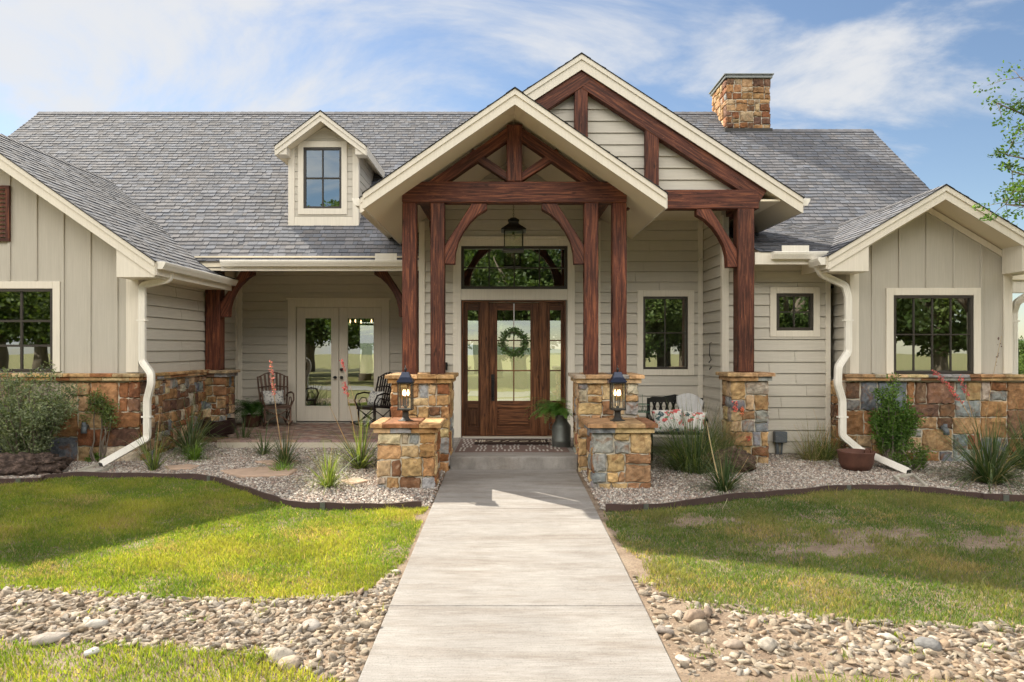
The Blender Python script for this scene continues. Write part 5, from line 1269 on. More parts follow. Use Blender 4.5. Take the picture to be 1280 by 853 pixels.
def blade_mb(mb, rg, x, y, z, n, L, spread, width, cols, droop=1.0, r0=.05, az=None, segs=6, lmin=.55):
    n = int(n * 1.7); width = width * 1.05; spread = min(1.7, spread * 1.38)
    for i in range(n):
        a = rg.uniform(0, 6.283) if az is None else rg.gauss(az[0], az[1]); t = rg.random() ** .8 * spread; l = L * 1.5 * rg.uniform(lmin, 1.1)
        bx, by = x + math.cos(a) * r0 * rg.random(), y + math.sin(a) * r0 * rg.random()
        th = t * .72; p = Vector((bx, by, z)); pts = []; ws = []; dr = droop * t * rg.uniform(.7, 1.4) * 1.3; c = rg.choice(cols); k = rg.uniform(.75, 1.25); kink = rg.randint(2, segs) if rg.random() < .22 else 99; az_d = rg.gauss(0, .18)
        for j in range(segs + 1):
            pts.append(p.copy()); ws.append(width * (1 - (j / segs) ** 1.6 * .93)); u = j / segs
            p = p + Vector((math.cos(a) * math.sin(th), math.sin(a) * math.sin(th), math.cos(th))) * (l / segs); th += (t * .5 + dr * u) * 1.3 / segs + (1.0 if j == kink else 0); a += az_d / segs
            if p.z < z + .015: p.z = z + .015
        tw = rg.uniform(-.5, .5); sd = Vector((-math.sin(a + tw), math.cos(a + tw), 0))
        mb.strip(pts, ws, sd, 0, tuple(q * k for q in c))
def stalk(parent, rg, base, tip, bend, flowers=True, fc=(.62, .16, .15), col=(.34, .24, .16), r=.006, nfl=70, part=.38, buds=None):
    b, t = Vector(base), Vector(tip); pts = []
    for i in range(13):
        u = i / 12; p = b.lerp(t, u); p += Vector((bend * math.sin(u * math.pi), 0, 0)) * 1.0; pts.append(p)
    m = MB(); m.tube(pts, [1.45 * r * (1 - .6 * i / 12) for i in range(13)], 5, 0, tuple(q * 1.25 for q in col)); o = m.build('flower_stalk', M['leaf'], parent)
    if flowers:
        f = MB()
        for i in range(nfl):
            u = 1 - part * rg.random(); j = min(11, int(u * 12)); p = pts[j].lerp(pts[j + 1], u * 12 - j)
            d = Vector((rg.gauss(0, 1), rg.gauss(0, 1), rg.gauss(0, .6))).normalized(); e = d.orthogonal().normalized(); s = rg.uniform(.014, .03); p = p + d * rg.uniform(0, .028)
            k = rg.uniform(.7, 1.35); c = tuple(q * k for q in fc)
            f.poly([p - e * s * .4, p + d * s * .5 - e * s * .5, p + d * s, p + d * s * .5 + e * s * .5], 0, c)
            g = d.cross(e); f.poly([p - g * s * .4, p + d * s * .5 - g * s * .5, p + d * s, p + d * s * .5 + g * s * .5], 0, c)
        f.build('blossom', M['flower'], o)
    return o
GG = [(.085, .125, .06), (.11, .15, .08), (.07, .105, .05), (.16, .19, .12)]
GY = [(.16, .21, .05), (.21, .25, .07), (.12, .17, .045), (.28, .30, .13)]
GD = [(.04, .075, .028), (.055, .095, .035), (.075, .115, .05), (.12, .14, .07)]
GT = [(.30, .24, .15), (.38, .31, .20), (.24, .19, .12), (.20, .20, .09)]
def tuft(px, py, n, L, spread, width, cols, label, seed, grp=None, name='spiky_plant', droop=1.0, dead=.08, cat='plant', D=None, r0=.06):
    rg = random.Random(seed); g = ground_pt(px, py) if D is None else (X(px, D), D, float(gz(0, D)))
    t = thing(name, label, cat, g, grp); m = MB(); blade_mb(m, rg, g[0], g[1], g[2] + .01, n, L, spread, width, cols, droop, r0)
    if dead: blade_mb(m, rg, g[0], g[1], g[2] + .01, max(2, int(n * dead)), L * 1.1, spread * 1.05, width * .8, GT, droop, r0)
    m.build('leaves', M['leaf'], t); return t, g, rg
HG = 'spiky desert plants of the left bed'
tuft(238, 569, 95, .82, 1.15, .016, GG, 'large grey green spiky plant arching against the stone base', 1, HG)
t, g, rg = tuft(192, 590, 34, .50, .75, .013, GG + GY, 'small upright pale tuft under the downspout elbow', 2, HG)
stalk(t, rg, g, (X(200, g[1]), g[1], Z(510, g[1])), .01, False, r=.005)
tuft(243, 577, 90, .26, 1.15, .013, [(.13, .22, .04), (.17, .26, .06)], 'low bright green tuft in front of the grey spiky plant', 3, HG, dead=0)
tuft(304, 557, 45, .42, 1.25, .014, GD + GG, 'dark spiky plant beside the dark round planter', 4, HG)
t, g, rg = tuft(356, 584, 70, .46, 1.1, .013, GD, 'dark green spiky plant with the tallest coral flower stalk', 5, HG)
stalk(t, rg, g, (X(338, g[1]), g[1], Z(452, g[1])), -.015, True, (.60, .24, .21), r=.008, nfl=85, part=.33); stalk(t, rg, g, (X(360, g[1]), g[1] + .05, Z(528, g[1])), .005, False)
tuft(330, 570, 40, .38, 1.1, .012, GG, 'small grey tuft behind the tallest coral stalk', 6, HG)
t, g, rg = tuft(450, 588, 85, .60, 1.05, .014, GG + GY, 'green spiky plant beside the lantern pillar with two thin stalks', 7, HG)
stalk(t, rg, g, (X(430, g[1]), g[1], Z(478, g[1])), .02, True, (.55, .12, .13), nfl=60, part=.15); stalk(t, rg, g, (X(412, g[1]), g[1], Z(507, g[1])), -.005, False)
stalk(t, rg, (g[0] + .02, g[1], g[2]), (X(424, g[1]), g[1] + .1, Z(450, g[1] + .1)), .10, True, (.5, .10, .12), nfl=25, part=.1, r=.003)
tuft(411, 611, 95, .44, 1.15, .012, GY, 'sunlit yellow green tuft at the front of the gravel', 8, HG)
tuft(352, 591, 60, .13, 1.2, .016, [(.16, .28, .04), (.20, .32, .06)], 'tiny lime green weeds below the dark flowering plant', 9, HG, dead=0, name='weed', r0=.14)
RG_ = 'grasses and spiky plants of the right bed'
t, g, rg = tuft(868, 590, 520, .72, 1.0, .009, GD + GG + GY[:1], 'big fountain of green grass in front of the bench', 11, RG_, name='ornamental_grass', r0=.34, cat='grass plant')
t, g, rg = tuft(905, 580, 170, .60, .8, .007, GY + GT, 'tan and green grass behind the weathered log', 12, RG_, name='ornamental_grass', r0=.16, cat='grass plant')
for i in range(14):
    a = rg.uniform(-.35, .45); stalk(t, rg, (g[0] + rg.uniform(-.25, .2), g[1], g[2]), (g[0] + a * 1.2, g[1] + rg.uniform(-.2, .2), rg.uniform(.45, .85)), rg.uniform(-.08, .08), False, r=.003)
stalk(t, rg, (g[0] + .05, g[1] - .1, g[2]), (X(919, g[1] - .1), g[1] - .1, Z(502, g[1] - .1)), .03, True, (.75, .22, .20), nfl=50, part=.16); stalk(t, rg, (g[0] + .1, g[1] - .1, g[2]), (X(936, g[1] - .1), g[1] - .1, Z(546, g[1] - .1)), .03, True, (.75, .18, .15), nfl=25, part=.12)
stalk(t, rg, (g[0] - .02, g[1] - .1, g[2]), (X(929, g[1] - .1), g[1] - .1, Z(508, g[1] - .1)), .03, True, (.72, .30, .18), nfl=40, part=.14)
t, g, rg = tuft(905, 616, 90, .50, 1.35, .013, GD, 'dark spiky plant nearest the edging below the log', 13, RG_)
stalk(t, rg, (g[0] - .03, g[1], g[2]), (X(883, g[1]), g[1], Z(527, g[1])), -.01, False, r=.008, col=(.42, .34, .24)); stalk(t, rg, g, (X(936, g[1]), g[1], Z(570, g[1])), .02, False, r=.004); stalk(t, rg, (g[0], g[1] - .05, g[2] + .1), (X(903, 8.3), 8.35, Z(640, 8.3)), .05, False, r=.004, col=(.42, .38, .30))
t, g, rg = tuft(1015, 577, 130, .50, 1.2, .007, GT + [(.16, .20, .07)], 'dry straw coloured grass against the lap siding', 14, RG_, name='ornamental_grass', r0=.15, cat='grass plant')
blade = MB(); blade_mb(blade, rg, g[0] + .2, g[1], g[2], 120, .42, .9, .009, GY + GD, 1.0, .12); blade.build('green_leaves', M['leaf'], t)
for i in range(9): stalk(t, rg, (g[0] + rg.uniform(-.15, .25), g[1], g[2]), (g[0] + rg.uniform(-.35, .45), g[1], rg.uniform(.35, .75)), rg.uniform(-.05, .05), False, r=.003)
t, g, rg = tuft(1238, 606, 190, .78, 1.25, .017, GD + GG, 'big dark green spiky plant before the stone base', 15, RG_, r0=.12)
tuft(1290, 590, 150, .74, 1.1, .015, GD + [(.10, .17, .05)], 'spiky plant half out of view past the big one', 16, RG_, r0=.12)
stalk(t, rg, (g[0] - .2, g[1] + .1, g[2]), (X(1166, g[1] + .1), g[1] + .1, Z(462, g[1] + .1)), .30, True, (.60, .17, .17), nfl=110, part=.28, r=.006)
stalk(t, rg, (g[0] - .15, g[1] + .1, g[2]), (X(1200, g[1] + .1), g[1] + .1, Z(470, g[1] + .1)), .10, True, (.60, .17, .17), nfl=60, part=.18, r=.006)
stalk(t, rg, (g[0] + .0, g[1] + .2, g[2]), (X(1252, g[1] + .2), g[1] + .2, Z(420, g[1] + .2)), -.05, True, (.10, .05, .05), nfl=12, part=.2, r=.004)
# shrubs
def shrub(px, py, h, w, label, seed, cols, nl, size, nst=14, name='shrub', dens=.13, base=.0, leaf0=.25, depth=None, grp=None):
    rg = random.Random(seed); g = ground_pt(px, py); t = thing(name, label, 'shrub', g, grp); m = MB(); C = []; Rr = []
    for i in range(nst):
        a = rg.uniform(0, 6.28); rr = rg.random() ** .5; tip = Vector((g[0] + math.cos(a) * w * rr, g[1] + math.sin(a) * (depth or w) * rr, g[2] + h * rg.uniform(.62, 1.0) * (1 - .35 * rr * rr)))
        b = Vector((g[0] + math.cos(a) * .08, g[1] + math.sin(a) * .08, g[2])); pts = []
        for j in range(7):
            u = j / 6; p = b.lerp(tip, u); p += Vector((rg.gauss(0, .02), rg.gauss(0, .02), .12 * h * math.sin(u * 3.14) * rr * .6)); pts.append(p)
            if u >= leaf0: C.append(p); Rr.append(dens * rg.uniform(.6, 1.2))
        m.tube(pts, [.012 * (1 - .8 * j / 6) + .002 for j in range(7)], 5)
    m.build('stem', M['bark'], t); leaf_cloud('foliage', M['leaf'], [tuple(c) for c in C], Rr, nl, size, cols, seed, t, aspect=.42, up=.5); return t
shrub(34, 588, 1.62, .78, 'large grey green rounded shrub under the wide window', 41, [(.17, .21, .13), (.21, .25, .16), (.13, .165, .10), (.28, .31, .21)], 19000, .050, 60, depth=.55, leaf0=.1, dens=.15)
shrub(-45, 588, 1.3, .7, 'grey green shrub cut off by the picture edge', 46, [(.10, .135, .075), (.13, .165, .095), (.075, .11, .055)], 14000, .05, 30, depth=.45, leaf0=.1)
shrub(122, 579, 1.40, .32, 'thin leggy shrub showing bare stems against the stone base', 42, [(.12, .17, .06), (.16, .21, .08), (.10, .14, .05)], 2000, .045, 9, leaf0=.72, dens=.12, depth=.2)
shrub(1116, 584, 1.32, .36, 'bright green airy shrub against the stone base', 43, [(.09, .17, .035), (.12, .21, .045), (.07, .13, .03)], 8500, .05, 22, leaf0=.22, dens=.12, depth=.26)
shrub(1140, 592, .46, .30, 'low thin green shrub behind the downspout end', 45, [(.09, .15, .035), (.12, .18, .05)], 1500, .045, 10, leaf0=.3, dens=.08, depth=.2)
t = thing('ground_plant', 'low bright green ground plant beside the pitted rock', 'plant', ground_pt(128, 578)); g = ground_pt(128, 578)
leaf_cloud('foliage', M['leaf'], [(g[0] + random.uniform(-.3, .25), g[1] + random.uniform(-.1, .12), g[2] + random.uniform(.02, .1)) for _ in range(22)], [.07] * 22, 1500, .035, [(.11, .21, .03), (.14, .25, .05)], 44, t, up=.8)
# ferns
def fern(t, x, y, z, n, L, seed, cols, azr=(0, 6.283)):
    rg = random.Random(seed); m = MB()
    for i in range(n):
        a = rg.uniform(*azr); l = L * rg.uniform(.6, 1.1); th = rg.uniform(.15, .8); p = Vector((x, y, z)); c = rg.choice(cols); k = rg.uniform(.7, 1.3); c = tuple(q * k for q in c); S = 16
        for j in range(S):
            d = Vector((math.cos(a) * math.sin(th), math.sin(a) * math.sin(th), math.cos(th))); q = p + d * (l / S); sd = Vector((-math.sin(a), math.cos(a), 0)); ll = .062 * math.sin(3.14 * (j + 1.2) / (S + 1.5)) * L / .5 + .008
            for s in (-1, 1):
                e = (sd * s + d * .35).normalized() * ll; e.z -= .1 * ll; m.poly([p, p + e * .5 + d * .008, p + e, p + e * .5 - d * .008], 0, c)
            m.poly([p - sd * .002, p + sd * .002, q + sd * .002, q - sd * .002], 0, c); p = q; th += 1.9 / S * rg.uniform(.8, 1.2)
    return m.build('fronds', M['leaf'], t)
t = thing('potted_fern', 'bright green fern in a tall galvanised milk can beside the front door', 'potted plant', (.90, 11.80, 0))
m = MB(); m.lathe([(.15, 0), (.155, .01), (.155, .09), (.159, .10), (.155, .11), (.155, .33), (.145, .36), (.105, .415), (.10, .45), (.10, .49), (.128, .52), (.124, .53), (.10, .50)], (.90, 11.80, 0), 24); o = m.build('milk_can', M['galv'], t, smooth=True)
m = MB(); m.tube([(.90 - .155, 11.76, .40), (.90 - .20, 11.74, .38), (.90 - .20, 11.74, .30), (.90 - .155, 11.76, .28)], .008, 6); m.build('handle', M['galv'], o)
fern(t, .84, 11.74, .50, 75, .66, 5, [(.07, .16, .03), (.09, .20, .04), (.13, .24, .06)], (2.2, 5.2))
fern(t, .88, 11.78, .50, 14, .36, 6, [(.07, .16, .03), (.09, .20, .04)])
t = thing('potted_fern', 'dark green fern in a low pot beside the rocking chair', 'potted plant', (-5.22, 14.75, 0))
m = MB(); m.lathe([(.14, 0), (.19, .22), (.20, .24), (.17, .24), (.15, .2)], (-5.22, 14.75, 0), 20); m.build('pot', M['iron'], t, smooth=True)
fern(t, -5.22, 14.75, .26, 130, .70, 7, [(.045, .11, .025), (.065, .145, .035)])
# bowls
g = ground_pt(272, 552); t = thing('round_planter', 'dark glazed round planter at the foot of the wainscot end', 'planter', g)
m = MB(); m.lathe([(.20, 0), (.30, .12), (.335, .28), (.31, .40), (.32, .42), (.29, .42), (.27, .36)], g, 28); m.build('bowl', M['darkpot'], t, smooth=True)
m = MB(); m.lathe([(.27, .35), (.02, .37)], g, 16); m.build('soil', M['gravelbase'], t)
g = ground_pt(1070, 589); t = thing('rusty_kettle', 'rusty cast iron bowl on the gravel beside the downspout', 'planter', g)
m = MB(); m.lathe([(.10, .0), (.19, .03), (.235, .12), (.245, .24), (.262, .285), (.265, .30), (.235, .30), (.225, .22), (.15, .06)], g, 28); m.build('bowl', M['iron'], t, smooth=True)
m = MB(); hx, hy = g[0] + .06, g[1] - .22; m.tube([(hx - .05, hy, g[2] + .30), (hx - .045, hy - .01, g[2] + .345), (hx, hy - .015, g[2] + .37), (hx + .045, hy - .01, g[2] + .345), (hx + .05, hy, g[2] + .30)], .009, 8); m.build('handle', M['iron'], t, smooth=True)
# pitted rock, log, splash blocks
def lump(name, ctr, sx, sy, sz, seed, mat, cat, label, sub=5, amp=.27):
    v, f = ico(sub); n = noise2(v[:, 0] * 2 + seed, v[:, 1] * 2 + v[:, 2] * 1.7, 1.9, seed) * amp + noise2(v[:, 0] * 5, v[:, 1] * 4 + v[:, 2] * 5, 2.6, seed + 1) * amp * .55
    v = v * (1 + n)[:, None]; v = np.sign(v) * np.abs(v) ** .85; v = v * np.array([sx, sy, sz]) + np.array(ctr)
    tint = {3: (.075, .052, .042), 6: (.11, .07, .052)}[seed]; o = np_mesh(name, v, f, mat, np.tile(np.array(tint), (len(f), 1)), None, tuple(ctr), smooth=False); setprops(o, label, cat); return o
g = ground_pt(24, 596); lump('pitted_rock', (g[0], g[1] + .15, g[2] + .12), .56, .24, .19, 3, M['barkrock'], 'rock', 'dark pitted boulder lying under the large grey shrub')
g = ground_pt(912, 594)
t = lump('weathered_log', (g[0], g[1] + .12, g[2] + .17), .36, .17, .19, 6, M['wood_dead'], 'log', 'weathered brown stump lying behind the dark spiky plant', 5, .22)
def splash(P, lab):
    P = [ground_pt(a, b) for a, b in P]; (a, b, c, d) = [Vector(p) for p in P]; m = MB(); h = Vector((0, 0, .07)); l = Vector((0, 0, .015)); m.prism([(p.x, p.y) for p in (a, b, c, d)], 'z', a.z, a.z + .018)
    for p, q in ((a, b), (c, d), (d, a)): m.beam(p + Vector((0, 0, .04)), q + Vector((0, 0, .03)), .04, .06)
    o = m.build('splash_block', M['splash'], None, bev=.008, loc=P[0]); setprops(o, lab, 'splash block')
splash([(128, 583), (98, 592), (112, 597), (140, 587)], 'pale concrete splash block under the left downspout mouth beside the green ground plant')
splash([(1118, 600), (1134, 615), (1158, 612), (1142, 598)], 'pale concrete splash block beyond the rusty bowl')
# ---------------------------------------------------------------- lantern pillars
def pillar(x0, x1, y0, y1, seed, pal, lab):
    z0 = float(gz(0, y0)) - .12; o = pier('lantern_pillar', None, x0, x1, y0, y1, z0, .635, seed, pal, .12, .40, None)
    o['label'] = lab; o['category'] = 'stone pillar'; o['group'] = 'lantern pillars beside the walkway'; return o
pillar(-1.70, -.93, 9.42, 10.12, 141, GOLD, 'golden stone pillar with the dark rust block at its foot')
pillar(1.128, 1.90, 9.42, 10.12, 158, GREYS, 'stone pillar with grey lower blocks on the bench side of the walkway')
def post_lantern(x, y, z, lab):
    t = thing('post_lantern', lab, 'lantern', (x, y, z), 'lit lanterns on the stone pillars'); w = .088
    m = MB(); m.lathe([(.105, 0), (.105, .012), (.07, .022), (.045, .05), (.042, .13), (.05, .14), (.05, .152)], (x, y, z), 20); m.build('base', M['cast'], t, smooth=False)
    z1 = z + .152; h = .36; m = MB(); m.box(x - w - .012, x + w + .012, y - w - .012, y + w + .012, z1, z1 + .02)
    for a in (-1, 1):
        for b in (-1, 1): m.box(x + a * w - .008, x + a * w + .008, y + b * w - .008, y + b * w + .008, z1 + .02, z1 + h)
    m.box(x - w - .014, x + w + .014, y - w - .014, y + w + .014, z1 + h, z1 + h + .018); m.build('cage', M['cast'], t, bev=.002)
    m = MB(); zt = z1 + h + .018; R1, R2 = w + .028, .045
    P = [(x + a * R1, y + b * R1, zt) for a, b in ((-1, -1), (1, -1), (1, 1), (-1, 1))] + [(x + a * (R1 * .62), y + b * (R1 * .62), zt + .065) for a, b in ((-1, -1), (1, -1), (1, 1), (-1, 1))] + [(x + a * R2, y + b * R2, zt + .135) for a, b in ((-1, -1), (1, -1), (1, 1), (-1, 1))]
    n = len(m.v); m.v += P; m.face((n + 3, n + 2, n + 1, n)); m.face((n + 8, n + 9, n + 10, n + 11))
    for q in range(4):
        q2 = (q + 1) % 4; m.face((n + q, n + q2, n + 4 + q2, n + 4 + q)); m.face((n + 4 + q, n + 4 + q2, n + 8 + q2, n + 8 + q))
    o = m.build('lamp_roof', M['lampblue'], t); m = MB(); m.lathe([(.012, 0), (.012, .02), (.02, .03), (.02, .045), (.006, .055), (.004, .09)], (x, y, zt + .135), 10); m.build('finial', M['cast'], o, smooth=True)
    m = MB()
    for a, b in ((-1, 0), (1, 0), (0, -1), (0, 1)):
        if a: m.poly([(x + a * (w - .002), y - w + .01, z1 + .02), (x + a * (w - .002), y + w - .01, z1 + .02), (x + a * (w - .002), y + w - .01, z1 + h), (x + a * (w - .002), y - w + .01, z1 + h)])
        else: m.poly([(x - w + .01, y + b * (w - .002), z1 + .02), (x + w - .01, y + b * (w - .002), z1 + .02), (x + w - .01, y + b * (w - .002), z1 + h), (x - w + .01, y + b * (w - .002), z1 + h)])
    m.build('pane', M['lampglass'], t)
    m = MB(); m.tube([(x, y, z1 + .02), (x, y, z1 + .05)], .02, 8)
    for a in (0, 2.09, 4.19):
        cx, cy = x + .036 * math.cos(a + .5), y + .036 * math.sin(a + .5); m.tube([(x, y, z1 + .045), (cx, cy, z1 + .05), (cx, cy, z1 + .19)], .0085, 8)
    o = m.build('candle_sleeve', M['cast'], t)
    for a in (0, 2.09, 4.19):
        cx, cy = x + .036 * math.cos(a + .5), y + .036 * math.sin(a + .5); m = MB(); m.lathe([(.006, 0), (.016, .025), (.015, .045), (.003, .085)], (cx, cy, z1 + .19), 10); m.build('bulb', M['bulb'], o, smooth=True)
post_lantern(-1.365, 9.75, .628, 'lit lantern on the golden stone pillar beside the french doors bed'); post_lantern(1.506, 9.75, .628, 'lit lantern on the grey footed pillar nearer the bench')
# hanging lantern
hx, hy, hz = .118, 11.9, 3.21
t = thing('hanging_lantern', 'dark metal glass lantern hanging on a chain above the front door', 'lantern', (hx, hy, hz)); w = .15
m = MB(); m.box(hx - w - .02, hx + w + .02, hy - w - .02, hy + w + .02, hz, hz + .03); m.box(hx - w - .005, hx + w + .005, hy - w - .005, hy + w + .005, hz + .32, hz + .34)
for a in (-1, 1):
    for b in (-1, 1): m.box(hx + a * w - .009, hx + a * w + .009, hy + b * w - .009, hy + b * w + .009, hz + .03, hz + .32)
m.build('cage', M['cast'], t, bev=.003)
m = MB(); lv = [(.205, .34), (.20, .355), (.12, .42), (.085, .45), (.075, .50), (.095, .505), (.09, .515), (.03, .56)]
n = 0
for r_, zv in lv:
    for a, b in ((-1, -1), (1, -1), (1, 1), (-1, 1)): m.v.append((hx + a * r_, hy + b * r_, hz + zv))
for i in range(len(lv) - 1):
    for q in range(4): q2 = (q + 1) % 4; m.face((i * 4 + q, i * 4 + q2, i * 4 + 4 + q2, i * 4 + 4 + q))
m.face((3, 2, 1, 0)); e = (len(lv) - 1) * 4; m.face((e, e + 1, e + 2, e + 3)); m.build('lamp_roof', M['cast'], t)
m = MB(); w_ = w - .003
for b in (-1, 1): m.poly([(hx - w_, hy + b * w_, hz + .03), (hx + w_, hy + b * w_, hz + .03), (hx + w_, hy + b * w_, hz + .32), (hx - w_, hy + b * w_, hz + .32)]); m.poly([(hx + b * w_, hy - w_, hz + .03), (hx + b * w_, hy + w_, hz + .03), (hx + b * w_, hy + w_, hz + .32), (hx + b * w_, hy - w_, hz + .32)])
m.build('pane', M['lampglass'], t)
m = MB(); z = hz + .56; i = 0
while z < 4.74:
    pts = [(hx + (.011 * math.cos(a) if i % 2 else 0), hy + (0 if i % 2 else .011 * math.cos(a)), z + .02 + .02 * math.sin(a)) for a in [k * 6.283 / 8 for k in range(9)]]; m.tube(pts, .003, 5); z += .032; i += 1
m.build('chain', M['cast'], t)
m = MB(); m.tube([(hx, hy, hz + .34), (hx, hy, hz + .28)], .02, 8); m.build('lamp_holder', M['cast'], t); m = MB(); m.lathe([(.012, 0), (.028, .03), (.028, .06), (.012, .09)], (hx, hy, hz + .19), 10); m.build('bulb', mat_flat('unlit_bulb', (.7, .65, .55), .3), t, smooth=True)
# wreath
t = thing('wreath', 'round green leafy wreath hanging on the front door', 'wreath', (.137, 12.96, 1.72)); rg = random.Random(9)
m = MB(); pts = [(.137 + .19 * math.cos(a), 12.965, 1.715 + .19 * math.sin(a)) for a in [k * 6.283 / 24 for k in range(25)]]; m.tube(pts, .02, 6); m.build('ring', M['bark'], t)
leaf_cloud('leaves', M['leaf'], [(.137 + (.205 + rg.gauss(0, .02)) * math.cos(a), 12.955, 1.715 + (.205 + rg.gauss(0, .02)) * math.sin(a)) for a in [k * 6.283 / 40 for k in range(40)]], [(.062, .035, .062)] * 40, 1500, .055, [(.11, .19, .07), (.15, .24, .10), (.19, .27, .13)], 10, t, aspect=.4)
m = MB(); m.box(.128, .146, FOY + .004, FOY + .007, 1.90, 2.42); m.build('ribbon', M['ribbon'], t)
# mats
M['textile'] = mat_attr('woven_textile', .95, 120, .8, 1.15, .4, .003)
t = thing('porch_rug', 'brown rug with pale dashes across the porch floor', 'rug', (.09, 11.9, 0)); m = MB(); m.box(-.80, .98, 11.16, 12.72, .001, .010, 0, (.17, .115, .10)); o = m.build('field', M['textile'], t)
m = MB(); rg = random.Random(4)
for r_ in range(7):
    x = -.76 + rg.uniform(0, .08)
    while x < .93:
        k = rg.choice([2, 3, 3])
        for q in range(k):
            if x < .95: y = 11.22 + r_ * .215; m.box(x, x + .028, y, y + .17, .0105, .0135, 0, (.46, .42, .38)); x += .062
        x += rg.uniform(.06, .16)
m.build('dash_pattern', M['textile'], t)
t = thing('doormat', 'dark coir doormat lettered in pale script on the rug', 'doormat', (.09, 12.3, .014)); m = MB(); m.box(-.50, .68, 11.98, 12.52, .0145, .032, 0, (.045, .025, .018)); m.box(-.53, .71, 11.95, 12.55, .0142, .026, 0, (.02, .012, .010)); m.build('coir', M['textile'], t)
fc = bpy.data.curves.new('lettering', 'FONT'); fc.body = 'Welcome'; fc.size = .30; fc.shear = .45; fc.align_x = 'CENTER'; fc.align_y = 'CENTER'; fc.space_character = 1.25; fc.extrude = .001
fo = bpy.data.objects.new('lettering', fc); COL.objects.link(fo); fo.parent = t; fo.location = (0, -.05, .020)
dg = bpy.context.evaluated_depsgraph_get(); lm = bpy.data.meshes.new_from_object(fo.evaluated_get(dg)); bpy.data.objects.remove(fo); fo = bpy.data.objects.new('lettering', lm); COL.objects.link(fo); fo.parent = t; fo.location = (0, -.05, .020); lm.materials.clear(); lm.materials.append(mat_flat('letter_paint', (.55, .46, .34), .9))
m = MB()
for x in (-.46, -.42, .60, .64): m.box(x, x + .018, 12.10, 12.40, .0325, .0345, 0, (.6, .54, .45))
m.build('bar_marks', M['textile'], t)
# ---------------------------------------------------------------- furniture
def lbuild(m, name, mats, parent, **k):
    """local coordinates of a turned thing"""
    o = m.build(name, mats, None, **k); o.parent = parent; return o
def cushion(mb, ctr, w, h, t, tilt=0.0, rot=0.0):
    N = 12; n0 = len(mb.v); ct, st = math.cos(tilt), math.sin(tilt); cr, sr = math.cos(rot), math.sin(rot)
    for side in (1, -1):
        for i in range(N + 1):
            for j in range(N + 1):
                u, v = 2 * i / N - 1, 2 * j / N - 1; th = t / 2 * (max(0, (1 - u ** 4)) * max(0, (1 - v ** 4))) ** .5; pinch = 1 - .07 * (u * u * (1 - v * v) + v * v * (1 - u * u)) * 0 - .06 * (1 - u * u) * (v * v) - .06 * (1 - v * v) * (u * u)
                x, y, z = u * w / 2 * pinch, -side * th, v * h / 2 * pinch; x, z = x * cr - z * sr, x * sr + z * cr; y, z = y * ct - z * st, y * st + z * ct
                mb.v.append((ctr[0] + x, ctr[1] + y, ctr[2] + z))
        b = n0 if side == 1 else n0 + (N + 1) ** 2
        for i in range(N):
            for j in range(N): q = b + i * (N + 1) + j; mb.face((q, q + N + 1, q + N + 2, q + 1) if side == 1 else (q, q + 1, q + N + 2, q + N + 1))
def rocking_chair(x, y, z, rz, wood, lab):
    t = thing('rocking_chair', lab, 'rocking chair', (x, y, z), 'bentwood rocking chairs on the side porch'); t.rotation_euler = (0, 0, rz)
    for s in (-1, 1):
        m = MB(); m.tube([(s * .24, -.42 + .9 * k / 10, .035 + .11 * (2 * k / 10 - 1) ** 2) for k in range(11)], .017, 8); lbuild(m, 'rocker', wood, t)
        for yy, zt in ((-.21, .42), (.20, .42)):
            m = MB(); m.tube([(s * .24, yy, .06), (s * .25, yy, .25), (s * .25, yy, zt)], .018, 8); lbuild(m, 'leg', wood, t)
        m = MB(); m.tube([(s * .25, -.23, .43), (s * .30, -.27, .56), (s * .31, -.20, .68), (s * .30, -.02, .71), (s * .27, .16, .68), (s * .25, .24, .62)], .017, 8); m.tube([(s * .25, -.16, .43), (s * .275, -.18, .53), (s * .28, -.10, .61), (s * .27, .0, .60), (s * .26, .06, .43)], .011, 7); lbuild(m, 'armrest', wood, t)
        m = MB(); m.tube([(s * .25, .20, .36), (s * .29, .30, .75), (s * .30, .38, 1.02)], .019, 8); lbuild(m, 'back_post', wood, t)
    m = MB()
    for k in range(6): m.box(-.27, .27, -.25 + k * .082, -.25 + k * .082 + .072, .425, .445)
    m.box(-.26, .26, -.255, -.235, .385, .424); m.box(-.26, .26, .21, .23, .385, .424); lbuild(m, 'seat', wood, t, bev=.003)
    m = MB()
    for k in range(7):
        u = (k - 3) / 3; x0, x1 = u * .19, u * .24; zt = 1.12 - .10 * u * u; m.beam((x0, .22, .44), (x1, .40, zt), .045, .014, (0, 1, 0))
    lbuild(m, 'backrest', wood, t, bev=.003)
    m = MB(); m.tube([(-.29, .30, .80), (0, .335, .83), (.29, .30, .80)], .014, 7); m.tube([(-.24, .24, .55), (0, .265, .56), (.24, .24, .55)], .014, 7); m.tube([(-.30, .38, 1.0), (-.15, .405, 1.08), (0, .41, 1.11), (.15, .405, 1.08), (.30, .38, 1.0)], .012, 7); lbuild(m, 'back_rail', wood, t)
    m = MB(); m.tube([(-.25, -.21, .12), (.25, -.215, .38)], .011, 7); m.tube([(.25, -.21, .12), (-.25, -.205, .38)], .011, 7)
    for s in (-1, 1): m.tube([(s * .25, -.21, .12), (s * .25, .20, .38)], .010, 7); m.tube([(s * .25, .20, .12), (s * .25, -.21, .38)], .010, 7)
    lbuild(m, 'cross_brace', wood, t); return t
def pillow(loc, rz, w, h, lab, mat, tilt=-.35, rot=0.0, name='pillow', grp=None):
    t = thing(name, lab, 'pillow', loc, grp); t.rotation_euler = (0, 0, rz); m = MB(); cushion(m, (0, 0, h / 2), w, h, .13, tilt, rot); o = lbuild(m, 'cover', mat, t, smooth=True); return t
